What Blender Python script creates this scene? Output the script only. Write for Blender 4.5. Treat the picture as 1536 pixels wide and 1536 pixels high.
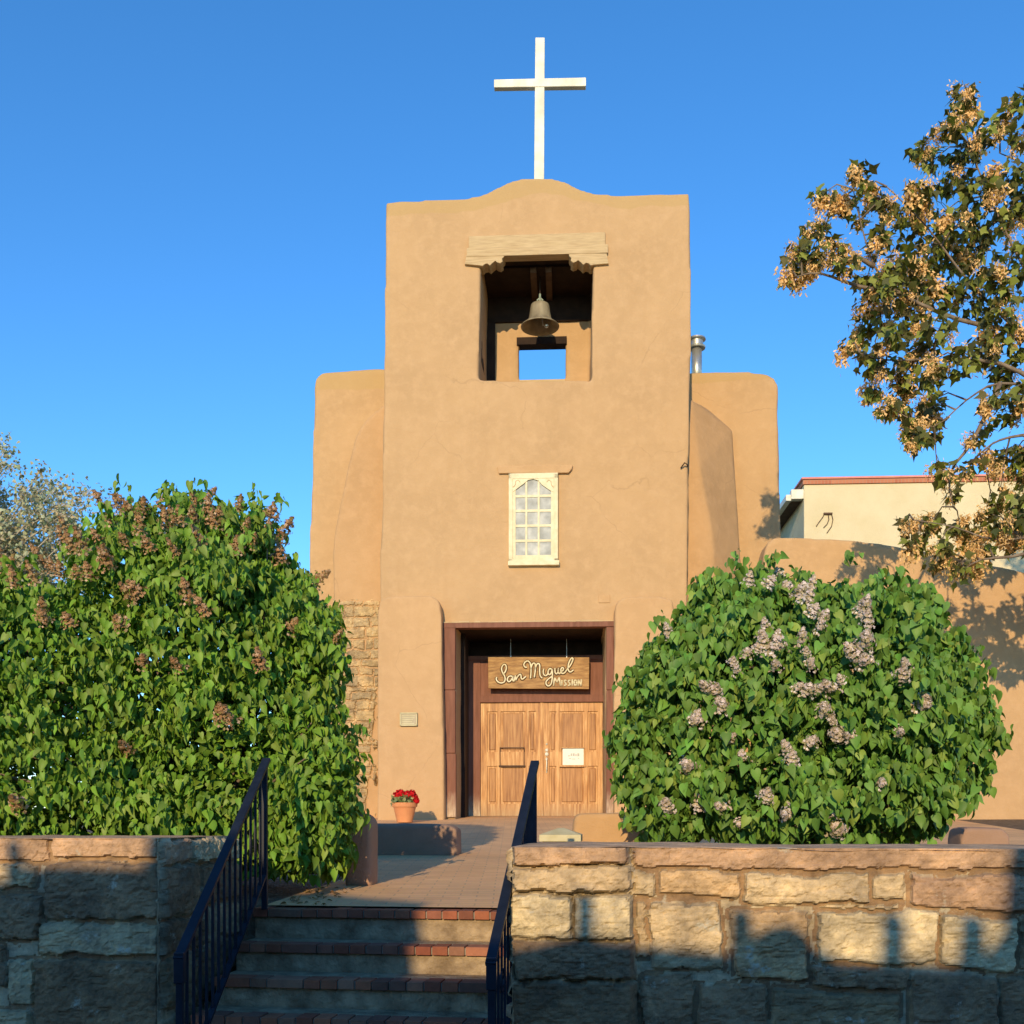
import bpy, bmesh, math, random
import numpy as np
from mathutils import Vector, Matrix, Quaternion
for o in list(bpy.data.objects): bpy.data.objects.remove(o)
C = bpy.context.scene.collection
S = bpy.context.scene
R = math.radians
random.seed(7); rng = np.random.default_rng(7)

# ------------------------------------------------------------------ camera, sky, sun, exposure
F, HY, CX, EYE = 1550.0, 1230.0, 768.0, 1.6
cam = bpy.data.cameras.new('camera'); co = bpy.data.objects.new('camera', cam); C.objects.link(co)
co.location = (0, 0, EYE); co.rotation_euler = (R(90), 0, 0)
cam.lens = 36*F/1536; cam.sensor_width = 36; cam.shift_y = (HY-768)/1536
cam.clip_start = .05; cam.clip_end = 6000
S.camera = co
S.cycles.diffuse_bounces = 2
SUN = Vector((.188, 1, -.30)).normalized()
W = bpy.data.worlds.new('World'); S.world = W; W.use_nodes = True
nt = W.node_tree; nt.nodes.clear()
sky = nt.nodes.new('ShaderNodeTexSky'); sky.sky_type = 'NISHITA'; sky.sun_disc = False
sky.sun_elevation = math.asin(-SUN.z); sky.sun_rotation = math.atan2(-SUN.x, -SUN.y)
sky.altitude = 2100; sky.air_density = 1.0; sky.dust_density = .0; sky.ozone_density = 3.2
bg = nt.nodes.new('ShaderNodeBackground'); bg.inputs[1].default_value = .15
wo = nt.nodes.new('ShaderNodeOutputWorld')
hs = nt.nodes.new('ShaderNodeHueSaturation'); hs.inputs['Saturation'].default_value = 1.2
nt.links.new(sky.outputs[0], hs.inputs['Color']); nt.links.new(hs.outputs[0], bg.inputs[0]); nt.links.new(bg.outputs[0], wo.inputs[0])
sl = bpy.data.lights.new('sun', 'SUN'); sl.energy = 2.24; sl.angle = R(.5); sl.color = (1, .765, .45)
so = bpy.data.objects.new('sun', sl); C.objects.link(so)
so.rotation_euler = SUN.to_track_quat('-Z', 'Y').to_euler(); so.location = (-5, -20, 20)
S.view_settings.view_transform = 'Standard'; S.view_settings.look = 'None'
S.view_settings.exposure = .98; S.view_settings.gamma = 1

# ------------------------------------------------------------------ helpers
class Frame:
    def __init__(s, ox, oy, a, z0=0.0):
        s.o = np.array([ox, oy]); s.a = R(a); s.z0 = z0
        s.u = np.array([math.cos(s.a), -math.sin(s.a)]); s.v = np.array([math.sin(s.a), math.cos(s.a)])
    def px(s, x, y, v=0.0):
        """pixel of the photograph -> (u, z) in the plane at depth v of this frame"""
        d = np.array([(x-CX)/F, 1.0]); t = (v + s.o.dot(s.v)) / d.dot(s.v)
        p = d*t - s.o
        return float(p.dot(s.u)), EYE + (HY-y)/F*t - s.z0
    def w(s, u, v, z=0):
        p = s.o + s.u*u + s.v*v
        return Vector((p[0], p[1], z + s.z0))
    def root(s, name, label=None, cat=None, group=None):
        e = bpy.data.objects.new(name, None); C.objects.link(e)
        e.location = (s.o[0], s.o[1], s.z0); e.rotation_euler = (0, 0, -s.a)
        e.empty_display_size = .2
        return tag(e, label, cat, group)
def tag(o, label=None, cat=None, group=None, kind=None):
    if label: o['label'] = label
    if cat: o['category'] = cat
    if group: o['group'] = group
    if kind: o['kind'] = kind
    elif cat: o['kind'] = 'thing'
    return o
def wp(x, y, D):   # pixel at distance D -> world
    return Vector(((x-CX)/F*D, D, EYE+(HY-y)/F*D))
def empty(name, loc, label=None, cat=None, group=None):
    e = bpy.data.objects.new(name, None); C.objects.link(e); e.location = loc; e.empty_display_size = .2
    return tag(e, label, cat, group)

class MB:
    def __init__(s): s.v = []; s.f = []; s.t = []; s.cur = (0.5, 0.5, 0.5, 1)
    def add(s, vs, fs):
        n = len(s.v); s.v += [tuple(p) for p in vs]; s.f += [tuple(i+n for i in f) for f in fs]
        s.t += [s.cur]*len(vs); return s
    def box(s, a, b):
        x0, y0, z0 = a; x1, y1, z1 = b
        if x0 > x1: x0, x1 = x1, x0
        if y0 > y1: y0, y1 = y1, y0
        if z0 > z1: z0, z1 = z1, z0
        return s.add([(x0,y0,z0),(x1,y0,z0),(x1,y1,z0),(x0,y1,z0),(x0,y0,z1),(x1,y0,z1),(x1,y1,z1),(x0,y1,z1)],
              [(0,3,2,1),(4,5,6,7),(0,1,5,4),(1,2,6,5),(2,3,7,6),(3,0,4,7)])
    def prism(s, pts, v0, v1):      # pts (u,z) outline
        a = sum(pts[i][0]*pts[(i+1)%len(pts)][1]-pts[(i+1)%len(pts)][0]*pts[i][1] for i in range(len(pts)))
        if a < 0: pts = pts[::-1]
        n = len(pts)
        vs = [(p[0], v0, p[1]) for p in pts] + [(p[0], v1, p[1]) for p in pts]
        fs = [tuple(range(n)), tuple(range(2*n-1, n-1, -1))] + [(i, i+n, (i+1) % n+n, (i+1) % n) for i in range(n)]
        return s.add(vs, fs)
    def tube(s, pts, r, k=8, cap=True):
        pts = [Vector(p) for p in pts]; n = len(pts)
        rs = r if hasattr(r, '__len__') else [r]*n
        vs = []; dd = [(pts[i+1]-pts[i]).normalized() for i in range(n-1) if (pts[i+1]-pts[i]).length > 1e-9]
        ref = min((Vector((0,0,1)), Vector((0,1,0)), Vector((1,0,0))), key=lambda q: max([abs(q.dot(e)) for e in dd] or [0]))
        for i, p in enumerate(pts):
            d = (pts[min(i+1, n-1)] - pts[max(i-1, 0)])
            d = d.normalized() if d.length > 1e-9 else Vector((0, 0, 1))
            a = d.cross(ref).normalized(); b = d.cross(a).normalized()
            for j in range(k):
                t = 2*math.pi*j/k; vs.append(p + (a*math.cos(t)+b*math.sin(t))*rs[i])
        fs = []
        for i in range(n-1):
            for j in range(k):
                q = (j+1) % k; fs.append((i*k+j, i*k+q, (i+1)*k+q, (i+1)*k+j))
        if cap: fs += [tuple(range(k-1, -1, -1)), tuple((n-1)*k+j for j in range(k))]
        return s.add(vs, fs)
    def lathe(s, c, prof, k=32, close=True):
        vs = []; n = len(prof)
        for r, z in prof:
            for j in range(k):
                t = 2*math.pi*j/k; vs.append((c[0]+r*math.cos(t), c[1]+r*math.sin(t), c[2]+z))
        fs = [(i*k+j, i*k+(j+1) % k, (i+1)*k+(j+1) % k, (i+1)*k+j) for i in range(n-1) for j in range(k)]
        if close: fs += [tuple(range(k-1, -1, -1)), tuple((n-1)*k+j for j in range(k))]
        return s.add(vs, fs)
    def bar(s, a, b, w, h):    # square bar between points
        a = Vector(a); b = Vector(b); d = (b-a).normalized()
        ref = Vector((0, 0, 1)) if abs(d.z) < .95 else Vector((0, 1, 0))
        x = d.cross(ref).normalized()*w/2; y = x.normalized().cross(d).normalized()*h/2
        vs = [a-x-y, a+x-y, a+x+y, a-x+y, b-x-y, b+x-y, b+x+y, b-x+y]
        return s.add(vs, [(0,3,2,1),(4,5,6,7),(0,1,5,4),(1,2,6,5),(2,3,7,6),(3,0,4,7)])
    def build(s, name, mat, parent=None, smooth=False, bevel=0, seg=2):
        me = bpy.data.meshes.new(name); me.from_pydata(s.v, [], s.f)
        at = me.color_attributes.new('tint', 'FLOAT_COLOR', 'POINT')
        at.data.foreach_set('color', np.array(s.t, dtype=np.float32).ravel())
        bm = bmesh.new(); bm.from_mesh(me); bmesh.ops.recalc_face_normals(bm, faces=bm.faces); bm.to_mesh(me); bm.free()
        o = bpy.data.objects.new(name, me); C.objects.link(o)
        me.materials.append(mat)
        if smooth: me.polygons.foreach_set('use_smooth', [True]*len(me.polygons))
        if parent: o.parent = parent
        if bevel:
            m = o.modifiers.new('bevel', 'BEVEL'); m.width = bevel; m.segments = seg; m.limit_method = 'ANGLE'; m.angle_limit = R(35)
        return o
def bake(o):
    dg = bpy.context.evaluated_depsgraph_get(); dg.update()
    me = bpy.data.meshes.new_from_object(o.evaluated_get(dg))
    o.modifiers.clear(); old = o.data; o.data = me; me.name = old.name
    return o
def clouds(name, size, depth=3):
    t = bpy.data.textures.new(name, 'CLOUDS'); t.noise_scale = size; t.noise_depth = depth; return t
CL1 = clouds('lumps', 1.1, 2); CL2 = clouds('trowel', .16, 3)
def adobe(mb, name, mat, parent, voxel=.04, it=8, lump=.05, fine=.008, smooth_f=.5):
    o = mb.build(name, mat, parent)
    m = o.modifiers.new('r', 'REMESH'); m.mode = 'VOXEL'; m.voxel_size = voxel; m.use_smooth_shade = True
    m = o.modifiers.new('s', 'SMOOTH'); m.iterations = it; m.factor = smooth_f
    for tx, st in ((CL1, lump), (CL2, fine)):
        m = o.modifiers.new('d', 'DISPLACE'); m.texture = tx; m.strength = st; m.mid_level = .5; m.texture_coords = 'LOCAL'
    bake(o)
    o.data.polygons.foreach_set('use_smooth', [True]*len(o.data.polygons))
    return o

# value noise -----------------------------------------------------------------
def _h(ix, iy, seed):
    n = (ix.astype(np.int64)*374761393 + iy.astype(np.int64)*668265263 + seed*1442695041) & 0xffffffff
    n = ((n ^ (n >> 13))*1274126177) & 0xffffffff
    return ((n ^ (n >> 16)) & 0xffff)/65535.0
def vnoise(x, y, seed=0):
    ix = np.floor(x); iy = np.floor(y); fx = x-ix; fy = y-iy
    fx = fx*fx*(3-2*fx); fy = fy*fy*(3-2*fy)
    a = _h(ix, iy, seed); b = _h(ix+1, iy, seed); c = _h(ix, iy+1, seed); d = _h(ix+1, iy+1, seed)
    return (a*(1-fx)+b*fx)*(1-fy)+(c*(1-fx)+d*fx)*fy
def fbm(x, y, oct=4, seed=0):
    r = 0; a = .5; t = 0
    for i in range(oct):
        r = r + a*vnoise(x*2**i, y*2**i, seed+i*17); t += a; a *= .5
    return r/t

# ------------------------------------------------------------------ materials
def new_mat(name, rough=.85):
    m = bpy.data.materials.new(name); m.use_nodes = True
    b = m.node_tree.nodes['Principled BSDF']; b.inputs['Roughness'].default_value = rough
    b.inputs['Specular IOR Level'].default_value = .25
    return m, m.node_tree.nodes, m.node_tree.links, b
def noise_node(N, L, scale, detail=4, coord=None, rough=.55):
    n = N.new('ShaderNodeTexNoise'); n.inputs['Scale'].default_value = scale; n.inputs['Detail'].default_value = detail
    n.inputs['Roughness'].default_value = rough
    if coord is not None: L.new(coord, n.inputs['Vector'])
    return n
def ramp(N, L, src, stops):
    r = N.new('ShaderNodeValToRGB'); e = r.color_ramp.elements
    while len(e) < len(stops): e.new(.5)
    for i, (p, c) in enumerate(stops):
        e[i].position = p; e[i].color = (*c, 1) if len(c) == 3 else c
    L.new(src, r.inputs[0]); return r
def mixc(N, L, fac, a, b, mode='MIX'):
    m = N.new('ShaderNodeMix'); m.data_type = 'RGBA'; m.blend_type = mode
    for s, i in ((fac, 0), (a, 6), (b, 7)):
        if isinstance(s, (int, float)): m.inputs[i].default_value = s
        elif isinstance(s, tuple): m.inputs[i].default_value = (*s, 1)
        else: L.new(s, m.inputs[i])
    return m.outputs[2]
def bump(N, L, b, h, strength=.3, dist=.02):
    p = N.new('ShaderNodeBump'); p.inputs['Strength'].default_value = strength; p.inputs['Distance'].default_value = dist
    L.new(h, p.inputs['Height']); L.new(p.outputs[0], b.inputs['Normal']); return p
def coords(N, L, kind='Object', scale=None):
    t = N.new('ShaderNodeTexCoord')
    if scale is None: return t.outputs[kind]
    mp = N.new('ShaderNodeMapping'); mp.inputs['Scale'].default_value = scale; L.new(t.outputs[kind], mp.inputs[0]); return mp.outputs[0]
def simple(name, c1, c2, scale=6, rough=.85, bs=.3, bd=.01, bscale=40, stretch=None, metal=0):
    m, N, L, b = new_mat(name, rough); co_ = coords(N, L, 'Object', stretch)
    n = noise_node(N, L, scale, 5, co_); r = ramp(N, L, n.outputs[0], [(.32, c1), (.68, c2)])
    L.new(r.outputs[0], b.inputs['Base Color']); b.inputs['Metallic'].default_value = metal
    n2 = noise_node(N, L, bscale, 5, co_); bump(N, L, b, n2.outputs[0], bs, bd)
    return m
def adobe_mat(name, base, band_z=None, warm=1.0):
    m, N, L, b = new_mat(name, .95); co_ = coords(N, L)
    n1 = noise_node(N, L, .9, 4, co_); n2 = noise_node(N, L, 5, 6, co_, .65); n3 = noise_node(N, L, 60, 3, co_)
    d = tuple(x*.90 for x in base); li = (min(1, base[0]*1.05), base[1]*1.06, base[2]*1.10)
    c = ramp(N, L, n1.outputs[0], [(.35, d), (.65, base)]).outputs[0]
    f = ramp(N, L, n2.outputs[0], [(.45, (0,0,0)), (.70, (.9,.9,.9))])
    c = mixc(N, L, f.outputs[0], c, li)
    # vertical run-off stains
    cs = coords(N, L, 'Object', (3.5, 3.5, .35)); n4 = noise_node(N, L, 1.0, 5, cs, .6)
    f2 = ramp(N, L, n4.outputs[0], [(.56, (0,0,0)), (.78, (.22,.22,.22))])
    c = mixc(N, L, f2.outputs[0], c, tuple(x*k for x, k in zip(base, (.82, .76, .68))))
    # hairline cracks
    wv = N.new('ShaderNodeTexVoronoi'); wv.feature = 'DISTANCE_TO_EDGE'; wv.inputs['Scale'].default_value = .55
    wn = noise_node(N, L, 2.2, 4, co_)
    wm = mixc(N, L, .18, co_, wn.outputs[1]); L.new(wm, wv.inputs['Vector'])
    fc = ramp(N, L, wv.outputs[0], [(.0, (.3,.3,.3)), (.0028, (0,0,0))])
    cm = ramp(N, L, n1.outputs[0], [(.50, (0,0,0)), (.58, (1,1,1))])
    fcm = N.new('ShaderNodeMath'); fcm.operation = 'MULTIPLY'; L.new(fc.outputs[0], fcm.inputs[0]); L.new(cm.outputs[0], fcm.inputs[1])
    c = mixc(N, L, fcm.outputs[0], c, tuple(x*.5 for x in base))
    if band_z:   # patched stucco band below the parapet, wobbly lower edge
        z0, fun = band_z
        sx = N.new('ShaderNodeSeparateXYZ'); L.new(co_, sx.inputs[0])
        nb = noise_node(N, L, 1.3, 3, co_)
        a = N.new('ShaderNodeMath'); a.operation = 'MULTIPLY_ADD'; L.new(nb.outputs[0], a.inputs[0]); a.inputs[1].default_value = .25; L.new(sx.outputs[2], a.inputs[2])
        if fun:   # follow the hump: z - g(x)
            px_ = N.new('ShaderNodeMath'); px_.operation = 'SUBTRACT'; L.new(sx.outputs[0], px_.inputs[0]); px_.inputs[1].default_value = fun[0]
            p2 = N.new('ShaderNodeMath'); p2.operation = 'POWER'; L.new(px_.outputs[0], p2.inputs[0]); p2.inputs[1].default_value = 2
            p3 = N.new('ShaderNodeMath'); p3.operation = 'MULTIPLY'; L.new(p2.outputs[0], p3.inputs[0]); p3.inputs[1].default_value = -fun[2]
            p4 = N.new('ShaderNodeMath'); p4.operation = 'EXPONENT'; L.new(p3.outputs[0], p4.inputs[0])
            p5 = N.new('ShaderNodeMath'); p5.operation = 'MULTIPLY_ADD'; L.new(p4.outputs[0], p5.inputs[0]); p5.inputs[1].default_value = -fun[1]; L.new(a.outputs[0], p5.inputs[2]); a = p5
        g = N.new('ShaderNodeMapRange'); L.new(a.outputs[0], g.inputs[0]); g.inputs[1].default_value = z0+.125; g.inputs[2].default_value = z0+.15
        g.inputs[4].default_value = .75
        c = mixc(N, L, g.outputs[0], c, (base[0]*.90, base[1]*.93, base[2]*.80))
    L.new(c, b.inputs['Base Color'])
    ad = N.new('ShaderNodeMath'); ad.operation = 'MULTIPLY_ADD'; L.new(n3.outputs[0], ad.inputs[0]); ad.inputs[1].default_value = .25; L.new(n2.outputs[0], ad.inputs[2])
    bump(N, L, b, ad.outputs[0], .55, .025)
    return m
ADB = (.505, .325, .163)
FC = Frame(.434, 18.2, 3.0, 1.0)      # church frame: u right along the facade, v into it
def cz(px, py, v=0): return FC.px(px, py, v)
m_tower = adobe_mat('adobe_tower', ADB, (cz(640, 322)[1], (cz(808, 300)[0], .30, 1.4)))
m_nave = adobe_mat('adobe_nave', (.515,.328,.160), (cz(520, 585, 1.8)[1], None))
m_adobe = adobe_mat('adobe_plain', (.525,.330,.162))
m_butt = adobe_mat('adobe_buttress', (.50,.305,.145))
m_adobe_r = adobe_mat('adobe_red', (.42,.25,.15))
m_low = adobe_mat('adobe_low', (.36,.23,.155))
m_trim = simple('weathered_wood', (.44,.31,.16), (.58,.43,.235), 3, .8, .5, .01, 30, (1.2, 6, 14))
m_dark = simple('dark_wood_and_shade', (.018,.010,.007), (.035,.02,.012), 5, .8, .4, .01, 30)  # real dark timber, and the added shade sheets in belfry and recess
m_beam = simple('old_beam', (.08,.048,.03), (.14,.085,.05), 5, .85, .4, .01, 30)
m_white = simple('white_paint', (.60,.57,.44), (.80,.77,.64), 4, .6, .15, .004, 60)
m_cream_paint = simple('cream_paint', (.62,.54,.33), (.76,.68,.45), 9, .6, .2, .004, 60)
m_iron = simple('dark_iron', (.008,.011,.019), (.015,.020,.032), 12, .45, .15, .002, 90)
m_steel = simple('galvanised', (.42,.42,.38), (.58,.57,.50), 5, .38, .1, .002, 60, metal=.7)
m_bell = simple('bell_bronze', (.20,.16,.10), (.36,.30,.19), 7, .55, .3, .004, 40, (1, 1, .3), metal=.25)
m_verd = simple('verdigris', (.20,.26,.20), (.30,.34,.26), 7, .7, .3, .004, 40)
m_terra = simple('terracotta', (.55,.22,.09), (.66,.29,.12), 5, .8, .2, .003, 50)
m_bark = simple('bark', (.13,.09,.06), (.26,.20,.14), 8, .9, .7, .01, 40, (1, 1, .3))
m_soil = simple('soil', (.10,.07,.045), (.22,.16,.10), 9, .95, .8, .03, 30)
m_paper = simple('paper', (.78,.78,.66), (.82,.82,.70), 3, .7, .05, .002, 50)
m_ink = simple('faded_ink', (.45,.43,.38), (.55,.52,.46), 5, .8, .05, .002, 50)
m_asphalt = simple('asphalt', (.035,.036,.04), (.07,.07,.072), 30, .9, .5, .006, 200)
m_cast = simple('cast_stone', (.50,.44,.24), (.62,.56,.34), 8, .85, .4, .006, 50)

# painted red door timber: paint worn pale near the floor
def red_mat():
    m, N, L, b = new_mat('red_paint', .7); c = coords(N, L)
    n = noise_node(N, L, 3, 5, coords(N, L, 'Object', (6, 6, .8))); r = ramp(N, L, n.outputs[0], [(.3, (.165,.066,.038)), (.7, (.24,.102,.062))])
    sx = N.new('ShaderNodeSeparateXYZ'); L.new(c, sx.inputs[0])
    g = N.new('ShaderNodeMapRange'); L.new(sx.outputs[2], g.inputs[0]); g.inputs[1].default_value = 1.25; g.inputs[2].default_value = .68
    n2 = noise_node(N, L, 9, 5, coords(N, L, 'Object', (3, 3, .6)))
    mu = N.new('ShaderNodeMath'); mu.operation = 'MULTIPLY'; L.new(g.outputs[0], mu.inputs[0]); L.new(n2.outputs[0], mu.inputs[1])
    r2 = ramp(N, L, mu.outputs[0], [(.12, (0,0,0)), (.6, (1,1,1))])
    L.new(mixc(N, L, r2.outputs[0], r.outputs[0], (.55,.42,.28)), b.inputs['Base Color'])
    bump(N, L, b, n2.outputs[0], .3, .006); return m
m_red = red_mat()
def door_mat():
    m, N, L, b = new_mat('door_wood', .5)
    n = noise_node(N, L, 2.2, 6, coords(N, L, 'Object', (14, 14, .9)), .6)
    r = ramp(N, L, n.outputs[0], [(.30, (.24,.10,.035)), (.5, (.48,.23,.075)), (.68, (.70,.44,.19))])
    n2 = noise_node(N, L, 1.6, 4, coords(N, L)); c = mixc(N, L, ramp(N, L, n2.outputs[0], [(.4,(0,0,0)),(.7,(.5,.5,.5))]).outputs[0], r.outputs[0], (.62,.36,.15))
    sx = N.new('ShaderNodeSeparateXYZ'); L.new(coords(N, L), sx.inputs[0])
    g = N.new('ShaderNodeMapRange'); L.new(sx.outputs[2], g.inputs[0]); g.inputs[1].default_value = 1.0; g.inputs[2].default_value = .62
    mu = N.new('ShaderNodeMath'); mu.operation = 'MULTIPLY'; L.new(g.outputs[0], mu.inputs[0]); L.new(n.outputs[0], mu.inputs[1])
    c = mixc(N, L, mu.outputs[0], c, (.36,.27,.17)); L.new(c, b.inputs['Base Color'])
    n3 = noise_node(N, L, 3, 6, coords(N, L, 'Object', (40, 40, 1.5))); bump(N, L, b, n3.outputs[0], .35, .004); return m
m_door = door_mat(); m_panel = door_mat(); m_panel.name = 'door_panel_wood'
for n_ in m_panel.node_tree.nodes:
    if n_.type == 'VALTORGB' and len(n_.color_ramp.elements) == 3:
        for e_, c_ in zip(n_.color_ramp.elements, ((.20,.085,.03),(.36,.17,.06),(.48,.26,.10))): e_.color = (*c_, 1)
    if n_.type == 'MIX' and abs(n_.inputs[7].default_value[0]-.62) < .01: n_.inputs[7].default_value = (.50,.26,.10,1)
def sign_mat():
    m, N, L, b = new_mat('sign_wood', .6)
    n = noise_node(N, L, 2.5, 6, coords(N, L, 'Object', (1.5, 6, 9)), .65)
    r = ramp(N, L, n.outputs[0], [(.28, (.16,.08,.03)), (.5, (.34,.185,.065)), (.72, (.50,.31,.12))])
    L.new(r.outputs[0], b.inputs['Base Color']); bump(N, L, b, n.outputs[0], .5, .01); return m
m_sign = sign_mat()
def glass_mat():
    m, N, L, b = new_mat('wavy_glass', .42); c = coords(N, L)
    n = noise_node(N, L, 5, 5, c); r = ramp(N, L, n.outputs[0], [(.3, (.13,.155,.16)), (.5, (.24,.27,.27)), (.74, (.46,.48,.45))])
    L.new(r.outputs[0], b.inputs['Base Color']); b.inputs['Specular IOR Level'].default_value = .4
    n2 = noise_node(N, L, 9, 3, c); bump(N, L, b, n2.outputs[0], .15, .01); return m
m_glass = glass_mat()

def stone_mat(name='sandstone'):
    """per-stone tint attribute: r = hue shift, g = value, b = 1 mortar / 0 stone, cap uses own tint"""
    m, N, L, b = new_mat(name, .93); c = coords(N, L)
    at = N.new('ShaderNodeAttribute'); at.attribute_name = 'tint'
    n1 = noise_node(N, L, 4.5, 6, c, .6); n2 = noise_node(N, L, 16, 6, c, .7); n3 = noise_node(N, L, 90, 4, c)
    ns = noise_node(N, L, 4, 6, coords(N, L, 'Object', (2, 2, 16)), .6)
    d = mixc(N, L, ramp(N, L, n1.outputs[0], [(.35,(0,0,0)),(.65,(1,1,1))]).outputs[0], (.62,.60,.58), (1.18,1.12,1.0))
    col = mixc(N, L, 1.0, at.outputs[0], d, 'MULTIPLY')
    d2 = ramp(N, L, n2.outputs[0], [(.30,(.50,.49,.48)),(.55,(.95,.95,.95)),(.8,(1.35,1.28,1.1))]).outputs[0]
    col = mixc(N, L, .8, col, d2, 'MULTIPLY')
    d3 = ramp(N, L, ns.outputs[0], [(.35,(.75,.72,.70)),(.6,(1.1,1.05,1))]).outputs[0]
    col = mixc(N, L, .5, col, d3, 'MULTIPLY')
    li = noise_node(N, L, 7, 5, c, .7); lf = ramp(N, L, li.outputs[0], [(.63,(0,0,0)),(.70,(.7,.7,.7))])
    col = mixc(N, L, lf.outputs[0], col, (.50,.47,.36))
    L.new(col, b.inputs['Base Color'])
    ad = N.new('ShaderNodeMath'); ad.operation = 'MULTIPLY_ADD'; L.new(n3.outputs[0], ad.inputs[0]); ad.inputs[1].default_value = .3; L.new(n2.outputs[0], ad.inputs[2])
    bump(N, L, b, ad.outputs[0], .9, .015); return m
m_stone = stone_mat()
def tint_mat(name, rough=.85, mul=((.75,.75,.75),(1.15,1.12,1.08)), scale=14, bs=.5):
    m, N, L, b = new_mat(name, rough); c = coords(N, L)
    at = N.new('ShaderNodeAttribute'); at.attribute_name = 'tint'
    n = noise_node(N, L, scale, 6, c, .65)
    col = mixc(N, L, 1.0, at.outputs[0], ramp(N, L, n.outputs[0], [(.3, mul[0]), (.7, mul[1])]).outputs[0], 'MULTIPLY')
    L.new(col, b.inputs['Base Color']); n2 = noise_node(N, L, 70, 4, c); bump(N, L, b, n2.outputs[0], bs, .006); return m
m_brick = tint_mat('brick')
m_conc = simple('rough_concrete', (.20,.14,.08), (.47,.35,.21), 9, .95, 1, .03, 20)
def leaf_mat(name, trans=.25, rough=.5, spec=.35):
    m, N, L, b = new_mat(name, rough); b.inputs['Specular IOR Level'].default_value = spec
    at = N.new('ShaderNodeAttribute'); at.attribute_name = 'tint'
    L.new(at.outputs[0], b.inputs['Base Color'])
    tr = N.new('ShaderNodeBsdfTranslucent'); L.new(mixc(N, L, 1.0, at.outputs[0], (1.5,1.6,.6), 'MULTIPLY'), tr.inputs[0])
    mx = N.new('ShaderNodeMixShader'); mx.inputs[0].default_value = trans
    L.new(b.outputs[0], mx.inputs[1]); L.new(tr.outputs[0], mx.inputs[2]); L.new(mx.outputs[0], N['Material Output'].inputs[0]); return m
m_leaf = leaf_mat('leaf', .12, .5, .22)
m_petal = leaf_mat('petal', .2, .8, .1)

def paving_mat():
    m, N, L, b = new_mat('brick_paving', .9); c = coords(N, L)
    br = N.new('ShaderNodeTexBrick'); br.inputs['Scale'].default_value = 1; br.inputs['Brick Width'].default_value = .21; br.inputs['Row Height'].default_value = .105
    br.inputs['Mortar Size'].default_value = .006; br.inputs['Mortar Smooth'].default_value = .4; br.inputs['Bias'].default_value = 0
    br.inputs['Color1'].default_value = (.76,.41,.155,1); br.inputs['Color2'].default_value = (.84,.48,.19,1); br.inputs['Mortar'].default_value = (.58,.35,.15,1)
    nw = noise_node(N, L, 1.2, 3, c); wv = mixc(N, L, .02, c, nw.outputs[1]); L.new(wv, br.inputs['Vector'])
    n = noise_node(N, L, 1.1, 6, c, .6); d = ramp(N, L, n.outputs[0], [(.3,(.78,.76,.75)),(.7,(1.15,1.15,1.15))]).outputs[0]
    col = mixc(N, L, 1, br.outputs[0], d, 'MULTIPLY')
    n2 = noise_node(N, L, 40, 4, c); col = mixc(N, L, .12, col, n2.outputs[1]); 
    L.new(col, b.inputs['Base Color'])
    ad = N.new('ShaderNodeMath'); ad.operation = 'MULTIPLY_ADD'; L.new(br.outputs['Fac'], ad.inputs[0]); ad.inputs[1].default_value = -.8; L.new(n2.outputs[0], ad.inputs[2])
    bump(N, L, b, ad.outputs[0], .3, .005); return m
m_pave = paving_mat()

# ------------------------------------------------------------------ frames of the stairs and garden walls
# origin: top nosing at pixel column 550, distance 6
FW = Frame((550-CX)/F*6.0, 6.0, 8.0, 0.0)
ZT = 1.08                                   # height of the top step
SL = .0438
def plaza_z(v): return ZT + SL*min(max(v, 0), 13.4)
VW = -.9                                    # front plane of the garden walls
UR = FW.px(770, 1300, VW)[0]; UL = FW.px(240, 1300, VW)[0]
# ------------------------------------------------------------------ setting: street, ground, paved yard
root = None
g = MB(); g.box((-60, -60, -.3), (60, 7.2, 0)); st = g.build('street', m_asphalt); tag(st, kind='structure')
def strip(name, mat, u0, u1, vs, zs, dz=0):
    mb = MB(); n = len(vs); pts = []
    for v, z in zip(vs, zs):
        for u in (u0, u1): pts.append(FW.w(u, v, z+dz))
    mb.add(pts, [(2*i, 2*i+1, 2*i+3, 2*i+2) for i in range(n-1)])
    return tag(mb.build(name, mat), kind='structure')
strip('ground', m_soil, -900, 900, [.04, .0401, 13.4, 30, 2500], [-.2, ZT-.01, ZT+SL*13.4-.01, ZT+SL*13.4-.01, ZT+SL*13.4-.01])
mbp = MB(); _a, _b = UL+.16, UR+.45
for (u0_, u1_, v0_, v1_) in ((_a, _b, .10, 2.2), (-4.5, _b, 2.2, 13.4), (-4.5, _b, 13.4, 16.5)):
    mbp.add([FW.w(u, v, plaza_z(v)+.006) for v in (v0_, v1_) for u in (u0_, u1_)], [(0,1,3,2)])
tag(mbp.build('plaza', m_pave), kind='structure')
strip('side_path', m_pave, UR+.46, UR+5.5, [4.4, 13.4, 15.5], [ZT+SL*4.4, ZT+SL*13.4, ZT+SL*13.4], .004)

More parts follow.
